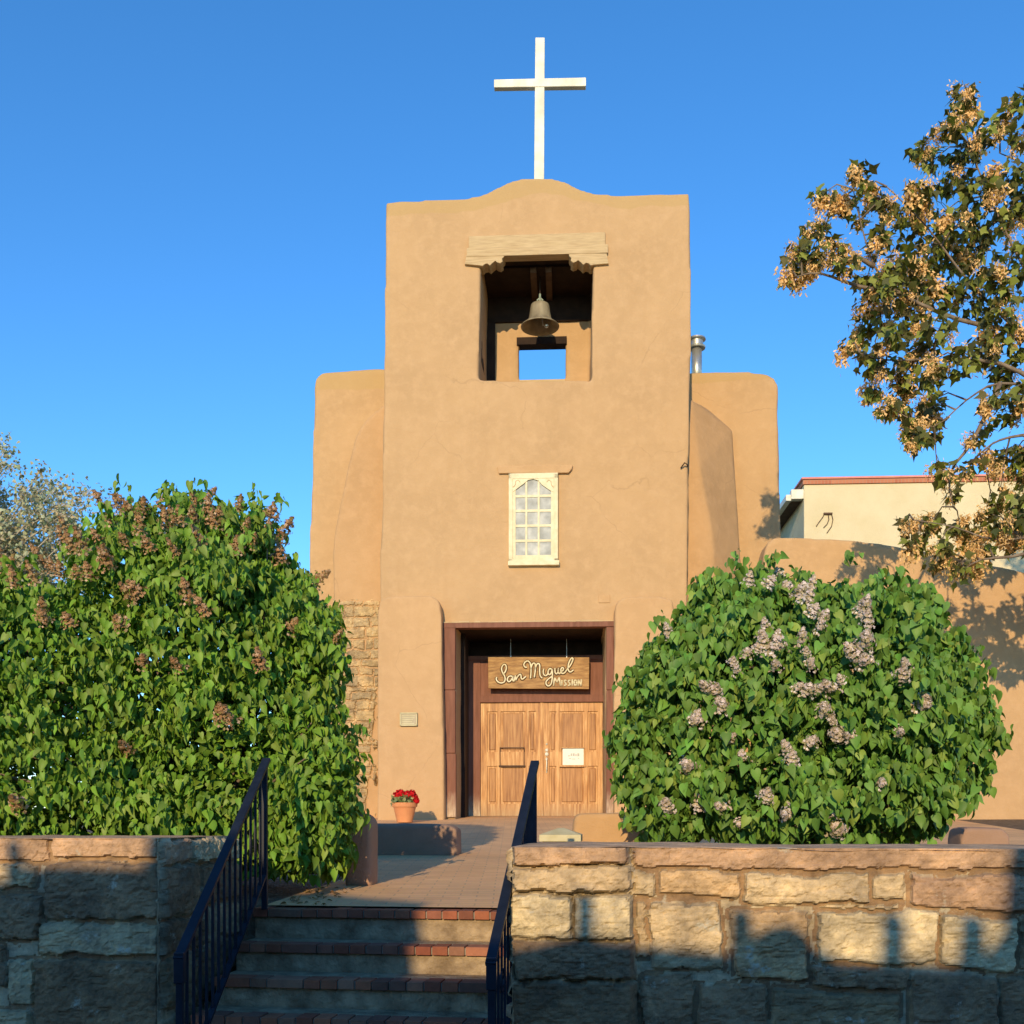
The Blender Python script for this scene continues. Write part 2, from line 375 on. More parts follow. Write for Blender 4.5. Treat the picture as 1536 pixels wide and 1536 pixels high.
# ------------------------------------------------------------------ stairs
FS = Frame(FW.o[0], FW.o[1], 8.0, 0.0)
stairs = FS.root('brick_steps', 'shaded outdoor steps with red brick nosings rising to the church yard', 'steps')
tread = .275; rises = [.172, .152, .15, .15, .15, .15]
def steps():
    z = ZT; u0, u1 = UL+.13, UR+.02
    for i in range(6):
        v0 = -i*tread; v1 = v0+tread+.10 if i else .12
        zb = 0.0 if i == 5 else z-rises[i]-.2
        mb = MB(); mb.box((u0, v0+.02, max(zb, 0)), (u1, v1, z-.050))
        if i: mb.box((u0, v0+.12, z-.060), (u1, v0+tread+.02, z-.004))
        st_ = mb.build('step', m_conc, stairs, bevel=.006)
        nb = MB(); u = u0; k = 0
        while u < u1-.03:
            w = .205 if random.random() < .16 else .093; w = min(w, u1-u)
            base = random.choice([(.34,.115,.06), (.30,.095,.052), (.36,.15,.085), (.26,.10,.06), (.33,.16,.095), (.22,.10,.065), (.40,.14,.07)])
            f = random.uniform(.8, 1.1); nb.cur = (*[c*f for c in base], 1)
            j = random.uniform(-.004, .004); jz = random.uniform(-.003, .003)
            nb.box((u+.004, v0+j-.012, z-.049), (u+w-.004, v0+.118, z+jz)); u += w
        nb.cur = (.30,.27,.22,1); nb.box((u0, v0+.002, z-.048), (u1, v0+.116, z-.008))
        nb.build('brick_nosing', m_brick, st_, bevel=.003)
        z -= rises[i]
steps()

# ------------------------------------------------------------------ rough stone garden walls (height field faces with every stone raised)
def sdf_box(S_, T_, s0, s1, t0, t1, r):
    cx, cy = (s0+s1)/2, (t0+t1)/2; hx, hy = (s1-s0)/2-r, (t1-t0)/2-r
    hx = max(hx, .001); hy = max(hy, .001)
    qx = np.abs(S_-cx)-hx; qy = np.abs(T_-cy)-hy
    return np.hypot(np.maximum(qx, 0), np.maximum(qy, 0)) + np.minimum(np.maximum(qx, qy), 0) - r
def heightfield(mb, mapf, s0, s1, t0, t1, stones, res=.009, proud=.034, mortar=(.60,.51,.355), seed=0, extra=None, rough=.016):
    ns = int((s1-s0)/res)+1; nt_ = int((t1-t0)/res)+1
    s = np.linspace(s0, s1, ns); t = np.linspace(t0, t1, nt_)
    S_, T_ = np.meshgrid(s, t)
    ws = S_ + (fbm(S_*4, T_*4, 3, seed)-.5)*.05 + (fbm(S_*26, T_*26, 3, seed+3)-.5)*.020
    wt = T_ + (fbm(S_*5, T_*6, 3, seed+5)-.5)*.05 + (fbm(S_*22, T_*22, 2, seed+7)-.5)*.022
    H = np.zeros_like(S_) + (fbm(S_*18, T_*18, 3, seed+9)-.5)*.014
    col = np.zeros(S_.shape+(3,)); col[:] = mortar
    for k, (a, b, c, d, tint, pr) in enumerate(stones):
        m_ = (S_ > a-.06) & (S_ < b+.06) & (T_ > c-.06) & (T_ < d+.06)
        if not m_.any(): continue
        sd = sdf_box(ws[m_], wt[m_], a, b, c, d, min(.018, (d-c)*.3, (b-a)*.3))
        x = np.clip(-sd/.020, 0, 1); prof = np.sqrt(1-(1-x)**2)*.92
        bulge = np.clip(-sd/.12, 0, 1)*.012
        o = k*13.7
        tilt = ((S_[m_]-a)/(b-a)-.5)*random.uniform(-.012, .012) + ((T_[m_]-c)/(d-c)-.5)*random.uniform(-.018, .008)
        n1 = fbm(S_[m_]*6+o, T_[m_]*11+o, 5, seed+k); ridg = np.abs(fbm(S_[m_]*4+o, T_[m_]*14, 4, seed+40+k)-.5)*2
        if tint is CAP: ridg = ridg*0+1; n1 = n1*.25+.375
        rel = (n1-.5)*rough*1.6 - np.clip(.10-ridg, 0, .10)*.07 + (fbm(S_[m_]*40+o, T_[m_]*50, 3, seed+k)-.5)*.016 + (np.floor(fbm(S_[m_]*7+o, T_[m_]*9+o, 2, seed+90+k)*5)/5-.5)*.022
        h = H[m_]*0 + prof*(proud*pr+bulge+tilt+rel)
        # chisel back the stone arris
        ok = sd < 0
        Hm = H[m_]; Hm[ok] = np.maximum(h[ok], -.005); H[m_] = Hm
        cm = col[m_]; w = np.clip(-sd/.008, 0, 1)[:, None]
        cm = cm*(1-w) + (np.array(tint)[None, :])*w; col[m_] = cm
        jt = (np.abs(sd) < .010) & (n1 > .42); Hm = H[m_]; Hm[jt] -= .02; H[m_] = Hm
    if extra is not None: H = H + extra(S_, T_)
    n0 = len(mb.v); P = mapf(S_.ravel(), T_.ravel(), H.ravel())
    mb.v += [tuple(p) for p in P]; cc = np.concatenate([col.reshape(-1, 3), np.ones((ns*nt_, 1))], 1); mb.t += [tuple(x) for x in cc]
    for j in range(nt_-1):
        r0 = n0+j*ns
        for i in range(ns-1): mb.f.append((r0+i, r0+i+1, r0+ns+i+1, r0+ns+i))
YEL = (.66,.53,.33); TAN = (.60,.47,.29); ORG = (.64,.46,.26); GRY = (.37,.255,.155); GRN = (.37,.27,.155); DRK = (.29,.195,.115); CAP = (.60,.41,.26); ROS = (.56,.38,.245); LIT = (.74,.63,.40)  # GRY, GRN, DRK darkened beyond the stone's own tone to deepen the shaded rows
def px_stones(lst, plane_v):
    out = []
    for x0, x1, y0, y1, tint, pr in lst:
        a, zt = FW.px(x0, y0, plane_v); b, _ = FW.px(x1, y0, plane_v)
        _, zt = FW.px((x0+x1)/2, y0, plane_v); _, zb = FW.px((x0+x1)/2, y1, plane_v)
        out.append((a, b, zb, zt, tint, pr))
    return out
def random_rows(u0, u1, z0, z1, seed):
    r = random.Random(seed); out = []; z = z0
    while z < z1-.06:
        h = min(r.uniform(.12, .24), z1-z); 
        if z1-(z+h) < .08: h = z1-z
        u = u0
        while u < u1-.04:
            w = min(r.uniform(.18, .55), u1-u)
            if u1-(u+w) < .1: w = u1-u
            out.append((u+.008, u+w-.008, z+.008, z+h-.008, r.choice([YEL, TAN, GRY, GRN, DRK, ROS, GRY]), r.uniform(.7, 1.2))); u += w
        z += h
    return out
Z_R = FW.px(1200, 1272, VW)[1]; Z_L = FW.px(120, 1257, VW)[1]
RS = px_stones([
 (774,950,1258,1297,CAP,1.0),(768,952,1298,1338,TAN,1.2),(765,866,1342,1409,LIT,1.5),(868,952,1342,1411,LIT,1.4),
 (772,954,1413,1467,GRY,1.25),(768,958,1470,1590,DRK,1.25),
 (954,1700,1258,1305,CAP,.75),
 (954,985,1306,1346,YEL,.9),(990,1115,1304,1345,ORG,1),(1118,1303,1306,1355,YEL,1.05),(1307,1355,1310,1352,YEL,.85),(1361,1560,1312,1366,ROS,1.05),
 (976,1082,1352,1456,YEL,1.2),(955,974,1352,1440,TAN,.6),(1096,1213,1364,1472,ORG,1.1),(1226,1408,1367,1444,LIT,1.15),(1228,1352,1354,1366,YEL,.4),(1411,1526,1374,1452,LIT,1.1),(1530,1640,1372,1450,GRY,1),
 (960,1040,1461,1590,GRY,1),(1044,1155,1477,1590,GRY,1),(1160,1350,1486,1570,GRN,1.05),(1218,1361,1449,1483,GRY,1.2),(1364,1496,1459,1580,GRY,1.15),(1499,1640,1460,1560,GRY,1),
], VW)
UR2 = FW.px(1700, 1300, VW)[0]; UR3 = UR2+4.0
zlow = FW.px(1000, 1592, VW)[1]
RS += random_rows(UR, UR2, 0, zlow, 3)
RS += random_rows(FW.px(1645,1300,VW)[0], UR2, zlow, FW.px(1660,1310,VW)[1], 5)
upil = FW.px(953, 1300, VW)[0]
def garden_wall(name, label, u0, u1, zt, stones, seed, extra=None, side=None, face_res=.009):
    root_ = FW.root(name, label, 'wall')
    mb = MB()
    heightfield(mb, lambda s, t, h: np.stack([s, VW-h, t], 1), u0, u1, -.02, zt, stones, face_res, seed=seed, extra=extra)
    # top, back and ends
    n0 = len(mb.v); ns = int((u1-u0)/.03); mb.cur = (*CAP, 1)
    us = np.linspace(u0, u1, ns); vs = np.array([VW-.030, VW, VW+.2, VW+.5, VW+.8, VW+.96])
    U, V = np.meshgrid(us, vs); z = zt + (fbm(U*4, V*6, 3, seed+2)-.5)*.016 + (fbm(U*1.2, V*0, 2, seed)-.5)*.014 - np.where(V < VW-.01, .006, 0)
    mb.v += [tuple(p) for p in np.stack([U.ravel(), V.ravel(), z.ravel()], 1)]; mb.t += [(*[c*1.15 for c in CAP], 1)]*U.size
    for j in range(len(vs)-1):
        for i in range(ns-1): mb.f.append((n0+j*ns+i, n0+j*ns+i+1, n0+(j+1)*ns+i+1, n0+(j+1)*ns+i))
    mb.cur = (*GRY, 1); mb.box((u0+.004, VW+.004, 0), (u1-.004, VW+.95, zt-.014))
    if side: side(mb)
    o = mb.build('stonework', m_stone, root_, smooth=False)
    return root_
def ext_r(S_, T_): return np.where(S_ < upil, .045, 0)*np.clip((upil-S_)/.02, 0, 1)
def side_r(mb):
    heightfield(mb, lambda s, t, h: np.stack([UR-h+0*s, s, t], 1), VW-.03, .05, 0, Z_R, random_rows(VW-.03, .05, 0, Z_R, 21), .012, seed=31)
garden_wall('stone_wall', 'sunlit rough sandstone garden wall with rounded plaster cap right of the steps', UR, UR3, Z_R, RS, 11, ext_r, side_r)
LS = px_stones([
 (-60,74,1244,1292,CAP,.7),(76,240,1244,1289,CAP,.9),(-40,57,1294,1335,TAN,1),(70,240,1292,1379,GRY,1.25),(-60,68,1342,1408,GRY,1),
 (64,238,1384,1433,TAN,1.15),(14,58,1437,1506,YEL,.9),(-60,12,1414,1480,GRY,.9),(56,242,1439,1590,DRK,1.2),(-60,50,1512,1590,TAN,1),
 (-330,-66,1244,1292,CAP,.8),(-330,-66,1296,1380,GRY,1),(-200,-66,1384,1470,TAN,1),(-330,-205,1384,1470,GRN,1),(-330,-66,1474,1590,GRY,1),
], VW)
UL2 = FW.px(-330, 1300, VW)[0]; UL3 = UL2-2.5
zl2 = FW.px(100, 1592, VW)[1]
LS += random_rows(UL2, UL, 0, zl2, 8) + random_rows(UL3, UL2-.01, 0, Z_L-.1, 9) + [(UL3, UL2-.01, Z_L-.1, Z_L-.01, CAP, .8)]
def side_l(mb):
    z = Z_L
    ss = [(VW, VW+.33, z-.13, z-.012, ROS, 1.0),(VW+.34, .05, z-.14, z-.012, LIT, 1.1),
          (VW, VW+.40, z-.42, z-.14, GRY, 1.3),(VW+.42, .05, z-.36, z-.15, GRY, 1.2),(VW, VW+.5, z-.60, z-.43, DRK, 1.1),(VW+.52, .05, z-.58, z-.38, TAN, 1.2),
          (VW, VW+.36, z-.86, z-.62, GRN, 1.1),(VW+.38, .05, z-.9, z-.6, DRK, 1.1),(VW, .05, 0, z-.92, GRY, 1)]
    heightfield(mb, lambda s, t, h: np.stack([UL+h+0*s, s, t], 1), VW-.03, .05, 0, z, ss, .012, seed=51)
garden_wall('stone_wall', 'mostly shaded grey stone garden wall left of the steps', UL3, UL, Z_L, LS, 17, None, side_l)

# ------------------------------------------------------------------ railings
def railing(label, top, bot, zt_base, zb_base, scroll=False):
    T = wp(*top); B = wp(*bot); r = empty('handrail', (B.x, B.y, zb_base), label, 'railing', None)
    o = r.location
    def L_(p): return Vector(p)-o
    d = (T-B)
    mb = MB(); Te = T + d.normalized()*.05; mb.bar(L_(B-d.normalized()*.03), L_(Te), .048, .022)
    mb.bar(L_(B+Vector((0,0,.012))), L_(B-Vector((0,0,.13))), .046, .05)
    mb.build('top_rail', m_iron, r, bevel=.004)
    for P, zb in ((T, zt_base), (B, zb_base)):
        MB().bar(L_((P.x, P.y, zb)), L_((P.x, P.y, P.z-.01)), .032, .032).build('post', m_iron, r, bevel=.003)
    lo = .64
    b0 = B-Vector((0,0,lo)); b1 = T-Vector((0,0,lo))
    MB().bar(L_(b0), L_(b1), .03, .014).build('bottom_rail', m_iron, r)
    sub = .09
    n = 15
    for i in range(1, n):
        t = i/n; P = B + d*t
        mb = MB()
        mb.bar(L_(P-Vector((0,0,lo))), L_(P-Vector((0,0,.01))), .013, .013)
        mb.build('baluster', m_iron, r)
    if scroll:
        for t in (.22, .5):
            P = B+d*t-Vector((0,0,.33)); mb = MB(); pts = []
            dn = Vector((d.x, d.y, 0)).normalized()
            for k in range(26):
                a = k*.45; rr = .012+.0022*k; pts.append(L_(P+dn*(rr*math.cos(a))+Vector((0,0,rr*math.sin(a)))))
            mb.tube(pts, .005, 6); mb.build('scroll', m_iron, r, smooth=True)
zt_at = ZT
railing('dark blue iron handrail on the left side of the steps, in front of the lilac', (397, 1146, 6.0), (270, 1432, 4.75), ZT, .25)
railing('dark blue iron handrail on the right side of the steps, beside the sunlit wall', (801, 1150, 5.80), (737, 1440, 4.55), ZT, .25, True)

# ------------------------------------------------------------------ church
church = FC.root('adobe_church', 'tan adobe mission church with square bell tower and white cross on top', 'church')
def P(lst, v=0): return [cz(x, y, v) for x, y in lst]
D2 = 2.6
def rectpx(mb, x0, x1, y0, y1, v0, v1, vp=None):
    vp = v0 if vp is None else vp
    a = cz(x0, y0, vp); b = cz(x1, y1, vp); mb.box((a[0], v0, b[1]), (b[0], v1, a[1])); return mb
ZB = -.1
def drop(poly): return poly
t = MB()
# lower shaft, split round the door recess
t.prism(P([(575,575),(573,700),(570,890),(568,960),(1029,960-30),(1031,890),(1033,700),(1035,575)]) if False else P([(576,570),(574,700),(570,890),(569,937),(1029,937),(1031,890),(1033,700),(1035,570)]), 0, D2)
a = cz(569,930); b_ = cz(684,930); c_ = cz(908.5,930); d_ = cz(1029,930)
t.prism([(a[0], ZB), (a[0], a[1]), (b_[0], a[1]), (b_[0], ZB)], 0, D2)
t.prism([(c_[0], ZB), (c_[0], a[1]), (d_[0], a[1]), (d_[0], ZB)], 0, D2)
t.box((a[0], 2.2, ZB), (d_[0], D2, a[1]+.3))
# splayed left reveal
t.add([(b_[0]-.05,.02,ZB),(b_[0],.02,ZB),(b_[0]+.04,1.32,ZB),(b_[0]-.05,1.32,ZB),(b_[0]-.05,.02,a[1]),(b_[0],.02,a[1]),(b_[0]+.04,1.32,a[1]),(b_[0]-.05,1.32,a[1])],
      [(0,3,2,1),(4,5,6,7),(0,1,5,4),(1,2,6,5),(2,3,7,6),(3,0,4,7)])
# belfry piers
t.prism(P([(576,590),(577,450),(578,370),(722,370),(721,450),(717,590)]), 0, 2.1)
t.prism(P([(886,590),(889,450),(891,370),(1036,370),(1037,500),(1035,590)]), 0, 2.1)
# head of the tower with the curved gable
t.prism(P([(578,377),(578,304),(600,301),(660,299),(700,296),(728,290),(748,280),(766,272),(785,267),(810,265),(832,267),(850,273),(866,282),(882,288),(905,291),(960,291),(1034,290),(1036,377)]), 0, .5)
t.prism(P([(578,377),(578,312),(1035,305),(1036,377)]), 0, 2.1)
# back wall of the belfry with its small window
vb = 1.48
for x0, x1, y0, y1 in ((700,778,360,600),(848,930,360,600),(700,930,360,511),(700,930,573,600)):
    rectpx(t, x0, x1, y0, y1, vb, vb+.24)
tower = adobe(t, 'tower', m_tower, church, .035, 7, .05, .006)
n = MB(); vn = 1.8
n.prism(P([(462,1250),(463,830),(466,720),(470,610),(470,575),(476,560),(492,554),(575,552),(590,553),(600,575),(604,640),(1008,640),(1012,578),(1022,557),(1037,557),(1146,558),(1160,563),(1168,577),(1170,650),(1171,720),(1174,860),(1176,1250)], vn), vn, 15)
adobe(n, 'nave', m_nave, church, .06, 6, .07, .008)
bl = MB(); vbl = .75
bl.prism(P([(600,598),(577,606),(562,617),(546,633),(533,655),(521,700),(509,757),(501,800),(498,835),(500,900),(504,1000),(506,1250),(600,1250)], vbl), vbl, 2.3)
adobe(bl, 'buttress', m_butt, church, .035, 9, .05, .008)
# right buttress: leaning prow
hull = []
for x, y, v in ((1000,590,.9),(1000,590,2.2),(1037,600,1.0),(1060,613,1.45),(1082,633,1.45),(1098,646,1.5),(1101,700,1.35),(1102,760,1.22),(1108,830,1.1),(1114,900,1.0),(1118,1250,.95),(1118,1250,2.2),(1098,646,2.3),
                (1050,700,.55),(1068,800,.5),(1075,900,.45),(1080,1250,.4),(1000,700,.5),(1000,1250,.4),(1000,1250,2.2)):
    u, z = cz(x, y, v); hull.append((u, v, z))
bm = bmesh.new()
for p in hull: bm.verts.new(p)
bmesh.ops.convex_hull(bm, input=bm.verts)
me = bpy.data.meshes.new('tmp'); bm.to_mesh(me); bm.free()
br = MB(); br.add([tuple(v.co) for v in me.vertices if True], [tuple(p.vertices) for p in me.polygons])
adobe(br, 'buttress', m_butt, church, .035, 9, .04, .008)
# door pilasters
for pts in ([(566,1250),(567,915),(570,900),(580,895),(620,893),(648,894),(659,902),(662,918),(664,1050),(667,1250)],
            [(920,1250),(921,1050),(922,915),(926,902),(938,896),(990,895),(1008,900),(1012,920),(1014,1250)]):
    pm = MB(); pm.prism(P(pts, -.3), -.3, .3); adobe(pm, 'pilaster', m_tower if False else m_adobe, church, .03, 8, .04, .006)

# exposed stone facing at the foot of the left buttress
def buttress_stone():
    u0, z1 = cz(499, 897, .72); u1, z0 = cz(569, 1245, .72)
    r = random.Random(4); st_ = []; z = z0; 
    while z < z1:
        h = r.choice([.09,.12,.15,.18,.21]); u = u0-.05
        while u < u1-.04:
            w = min(r.uniform(.15, .5), u1-u)
            st_.append((u+.01, u+w-.01, z+.01, min(z+h-.01, z1), r.choice([(.62,.46,.25),(.54,.41,.23),(.58,.44,.24),(.50,.39,.23)]), r.uniform(.3,.6))); u += w
        z += h
    def edge(S_, T_):
        zz = (T_-z0)/(z1-z0); wl = np.clip(.30*(1-zz*1.25), 0, 1)      # deep rubble seam, wide at the foot
        d = (S_-(u1-wl))
        rub = (fbm(S_*9, T_*4.5, 4, 77)-.42)*.62
        return np.where(d > 0, -np.clip(d/.03, 0, 1)*.10 + rub*np.clip(d/.04, 0, 1), 0) - .06*np.clip((T_-(z1-.06))/.06, 0, 1)
    mb = MB()
    heightfield(mb, lambda s, t, h: np.stack([s, .735-h, t], 1), u0, u1+.02, z0, z1, st_, .014, proud=.03, mortar=(.62,.45,.25), seed=61, extra=edge, rough=.014)
    mb.build('stone_facing', m_stone, church, smooth=False)
buttress_stone()

# belfry timber, plus added dark boards that deepen the shade inside
def belfry():
    lm = MB(); rectpx(lm, 703, 908, 354, 371, -.055, .14); lm.build('lintel', m_trim, church, bevel=.01)
    lm = MB(); rectpx(lm, 700, 912, 372, 379, -.07, .14); lm.build('lintel', m_trim, church, bevel=.008)
    L1 = [(697,396),(700,381),(757,381),(756,385),(753,388),(754,392),(750,395),(745,393),(743,391),(739,394),(735,398),(731,395),(727,396),(724,399),(720,398)]
    R1 = [(1610-x, y-1) for x, y in L1]
    for q in (L1, R1):
        m_ = MB(); m_.prism(P(q, -.062), -.062, .24); m_.build('corbel', m_trim, church, bevel=.006)
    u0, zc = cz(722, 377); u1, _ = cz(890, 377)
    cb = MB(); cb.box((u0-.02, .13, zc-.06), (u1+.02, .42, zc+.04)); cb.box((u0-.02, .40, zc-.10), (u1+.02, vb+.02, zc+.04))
    zl = cz(800, 484, vb)[1]; cb.box((u0-.02, vb-.06, zl), (u1+.02, vb+.02, zc-.09))  # dark sheet over the upper back wall, where only shade falls
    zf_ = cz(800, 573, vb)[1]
    cb.box((u0-.08, .50, zf_), (cz(720.5,500,.5)[0]+.02, vb+.02, zc-.09)); cb.box((u0-.1, vb-.05, zf_), (cz(743,500,vb)[0], vb+.02, zc-.09)); cb.box((cz(889,500,.5)[0]-.01, .5, zf_), (u1+.06, vb+.02, zc-.09))  # dark side sheets, and a strip fitted to the left jamb's shadow
    cb.build('belfry_shade_boards', m_dark, church)
    for x in (800, 823):
        ua, _ = cz(x, 392, .45); bb = MB(); bb.box((ua-.055, .40, zc-.19), (ua+.055, vb-.05, zc-.09)); bb.build('ceiling_beam', m_beam, church)
    bb = MB(); rectpx(bb, 775, 850, 506, 515, vb-.03, vb+.22); bb.build('window_head', m_dark, church)
    bb = MB(); rectpx(bb, 779, 848, 570, 575, vb-.03, vb+.2); bb.build('window_sill', m_trim, church)
belfry()
# cross
cr = MB(); vc = .22
cr.prism(P([(803,56),(817,56),(816,290),(801,290)], vc), vc, vc+.13); cr.prism(P([(741,119),(879,116),(879,129),(741,131)], vc-.01), vc-.012, vc+.10)
cr.build('cross', m_white, church, bevel=.01)
# stove pipe on the nave roof
u, z = cz(1045, 560, 2.6); s_ = 1550/20.8
fl = MB(); fl.lathe((u, 2.6, z-.3), [(.105,0),(.105,.3+.50)], 28)
fo = fl.build('flue_pipe', m_steel, church, smooth=True)
fl = MB(); fl.lathe((u, 2.6, z+.49), [(.10,0),(.17,.0),(.18,.03),(.13,.05),(.125,.16),(.18,.17),(.175,.20),(.06,.245)], 28); fl.build('flue_cap', m_steel, fo, smooth=False)
# tower window
def window():
    vw = -.075
    w = MB()
    for q in ((763,769,710,845),(831,837,710,845),(763,837,710,717),(763,837,838,845)):
        w_ = q; rectpx(w, w_[0], w_[1], w_[2], w_[3], vw, .12)
    f = w.build('window', m_cream_paint, church, bevel=.006)
    s = MB()
    for q in ((769,773.5,717,838),(826.5,831,717,838),(773,827,833,838)): rectpx(s, *q, vw+.015, .1)
    for x in (789.5, 808): rectpx(s, x-1.4, x+1.4, 722, 834, vw+.02, .06)
    for y in (744, 766, 788.5, 811): rectpx(s, 773, 827, y-1.4, y+1.4, vw+.023, .057)
    s.build('sash', m_cream_paint, f)
    h = MB(); h.prism(P([(769,717),(831,717),(831,738),(826,736),(820,732),(813,727),(808,721),(800,718.5),(792,720),(785,726),(778,731),(773,735),(769,738)], vw+.008), vw+.008, .08); h.build('arched_head', m_cream_paint, f, bevel=.003)
    for sx in (1, -1):
        sc = MB(); pts = []
        for x, y in ((767,729),(770,730.5),(773,727),(773.5,722),(777,719.5),(780,723)):
            xx = x if sx == 1 else 1600-x; uu, zz = cz(xx+0, y, vw); pts.append((uu, vw+.006, zz))
        sc.tube(pts, .006, 6); sc.build('scroll', m_trim, f)
    gl = MB(); rectpx(gl, 771, 829, 719, 836, vw+.036, vw+.05, 0); gl.build('glass', m_glass, f)
    ll = MB(); ll.prism(P([(746,699),(859,697),(858,703),(853,709),(748,710)], -.06), -.06, .1); ll.build('window_lintel', m_adobe, church, bevel=.012)
    sl_ = MB(); rectpx(sl_, 762, 839, 841, 847, vw-.03, .05); sl_.build('sill', m_cream_paint, f, bevel=.006)
window()
# doorway
vd = 1.3
def doorway():
    fl_ = FC.px(800, 1229, 0)[1]
    zf = plaza_z(13.4)-FC.z0+.0
    for x0, x1 in ((663.5, 683), (909.5, 921)):
        u0 = cz(x0, 940, -.08)[0]; u1 = cz(x1, 940, -.08)[0]; z1 = cz(x0, 939, -.08)[1]
        h = (z1-zf)/3
        pr = MB()
        for k in range(3):
            pr.box((u0, -.08, zf-.02 + k*h+(.012 if k else 0)), (u1+(.01 if k == 0 else 0), .05, zf+(k+1)*h-.012))
        pr.box((u0+.02, -.06, zf-.02), (u1-.01, .05, z1)); pr.build('door_post', m_red, church, bevel=.015)
    lb = MB(); rectpx(lb, 662, 922, 934, 939.5, -.09, .1); lb.build('door_lintel', m_red, church, bevel=.006)
    # ragged plaster lip above it
    lp = MB(); u0, z = cz(663, 934, -.09); u1, _ = cz(921, 932, -.09); u = u0
    while u < u1:
        w = random.uniform(.05, .22); hh = random.uniform(.008, .028); lp.box((u, -.085-random.uniform(0,.012), z-.006), (min(u+w, u1), .02, z+hh)); u += w*.9
    lp.build('plaster_lip', m_trim, church, bevel=.006)
    # added dark sheets that stand in for the deep shade of the recess
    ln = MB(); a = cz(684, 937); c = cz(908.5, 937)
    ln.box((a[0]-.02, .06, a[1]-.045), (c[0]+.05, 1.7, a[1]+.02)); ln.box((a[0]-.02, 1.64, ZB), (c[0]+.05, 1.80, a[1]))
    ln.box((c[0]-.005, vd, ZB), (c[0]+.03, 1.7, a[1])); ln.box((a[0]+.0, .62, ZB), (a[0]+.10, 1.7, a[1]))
    ln.build('recess_shade_lining', m_dark, church)
    # frame: jambs and transom panel
    fr = MB()
    rectpx(fr, 701, 720.5, 986, 1250, vd, vd+.14); rectpx(fr, 907, 920, 986, 1250, vd, vd+.14, vd)
    rectpx(fr, 720.4, 907.1, 986, 1050, vd+.01, vd+.12, vd); rectpx(fr, 700, 920, 984, 989, vd-.03, vd+.16); rectpx(fr, 720, 907, 1044, 1052.5, vd-.012, vd+.13)
    fm = fr.build('door_frame', m_red, church, bevel=.004)
    th = MB(); rectpx(th, 700, 918, 1224, 1229, vd-.25, vd+.15); th.build('threshold', m_beam, church, bevel=.006)
    def leaf(mir):
        X = (lambda x: x) if not mir else (lambda x: 1627.5-x)
        def rp(mb, x0, x1, y0, y1, v0, v1):
            a, b = sorted((X(x0), X(x1))); return rectpx(mb, a, b, y0, y1, v0, v1, v0)
        d = MB(); rp(d, 721, 812.8, 1053, 1225, vd+.075, vd+.11)
        for q in ((721,731),(746,751),(788,793),(803.5,812.8)): rp(d, q[0], q[1], 1053, 1225, vd+.045, vd+.09)
        for q in ((1053,1067),(1128,1149),(1206,1225)): rp(d, 731, 803.5, q[0], q[1], vd+.047, vd+.09)
        lf = d.build('door', m_door, church, bevel=.004)
        for x0, x1 in ((733.5,743.5),(754,785),(795.5,801)):
            for y0, y1 in ((1070,1125),(1152,1203)):
                p = MB(); rp(p, x0, x1, y0, y1, vd+.058, vd+.08); p.build('door_panel', m_panel, lf, bevel=.012, seg=1)
        bx = MB(); rp(bx, 750, 786, 1121, 1122, vd+.02, vd+.06); rp(bx, 749.5, 750.5, 1121, 1149, vd+.02, vd+.06); rp(bx, 785.5, 786.5, 1121, 1149, vd+.02, vd+.06); rp(bx, 748, 788, 1148, 1150, vd+.01, vd+.06)
        bx.build('notice_holder', m_beam if not mir else m_door, lf)
        return lf
    leaf(False); lf = leaf(True)
    ast = MB(); rectpx(ast, 810.5, 814.8, 1053, 1225, vd+.02, vd+.06); ast.build('door_astragal', m_door, church, bevel=.005)
    hd = MB(); u, _ = cz(820, 1130, vd)
    for y, r_ in ((1116,.022),(1125,.035),(1131,.04),(1139,.03),(1158,.018)):
        _, z = cz(820, y, vd); hd.lathe((0,0,0), [(.001,0),(r_,.0),(r_*.8,.02),(.001,.03)], 14)
        for i in range(len(hd.v)-56, len(hd.v)):
            x_, y_, z_ = hd.v[i]; hd.v[i] = (u+x_, vd+.045-z_, z+y_)
    _, za = cz(820, 1135, vd); _, zb = cz(820, 1157, vd)
    hd.tube([(u, vd+.03, za), (u, vd-.03, za-.04), (u, vd-.035, (za+zb)/2), (u, vd-.02, zb+.02), (u, vd+.03, zb)], .010, 8)
    hd.build('handle', m_white, lf, smooth=True)
doorway()
vt = MB(); rectpx(vt, 898, 915, 892, 904, -.02, .05); vt.build('wall_vent', m_adobe, church, bevel=.008)
hk = MB(); a = cz(1021, 703, 0); b = cz(1026, 697, 0); c = cz(1031, 699, 0); hk.tube([(a[0],-.03,a[1]),(b[0],-.10,b[1]),(c[0],-.05,c[1]),(c[0],.05,c[1])], .012, 8); hk.build('roof_spout', m_dark, church)

# ------------------------------------------------------------------ bell (hangs in the belfry)
ub, zb = cz(810, 491, .72); sc = 82.0
bell = FC.root('church_bell', 'weathered bronze bell hanging in the tower opening', 'bell')
bell.location = FC.w(ub, .72, zb); 
prof = [(.350,0),(.354,.012),(.32,.04),(.25,.09),(.21,.15),(.19,.25),(.178,.35),(.165,.405),(.13,.43),(.03,.435)]
inner = [(.025,.41),(.13,.40),(.155,.34),(.175,.24),(.195,.15),(.24,.08),(.31,.018),(.335,.0)]
mb = MB(); mb.lathe((0,0,0), inner+prof, 40, close=False); mb.build('body', m_bell, bell, smooth=True)
mb = MB(); mb.tube([(-.04,0,.42),(-.045,0,.50),(0,0,.54),(.045,0,.50),(.04,0,.42)], .018, 8); mb.tube([(0,-.04,.42),(0,-.045,.49),(0,0,.54),(0,.045,.49),(0,.04,.42)], .018, 8)
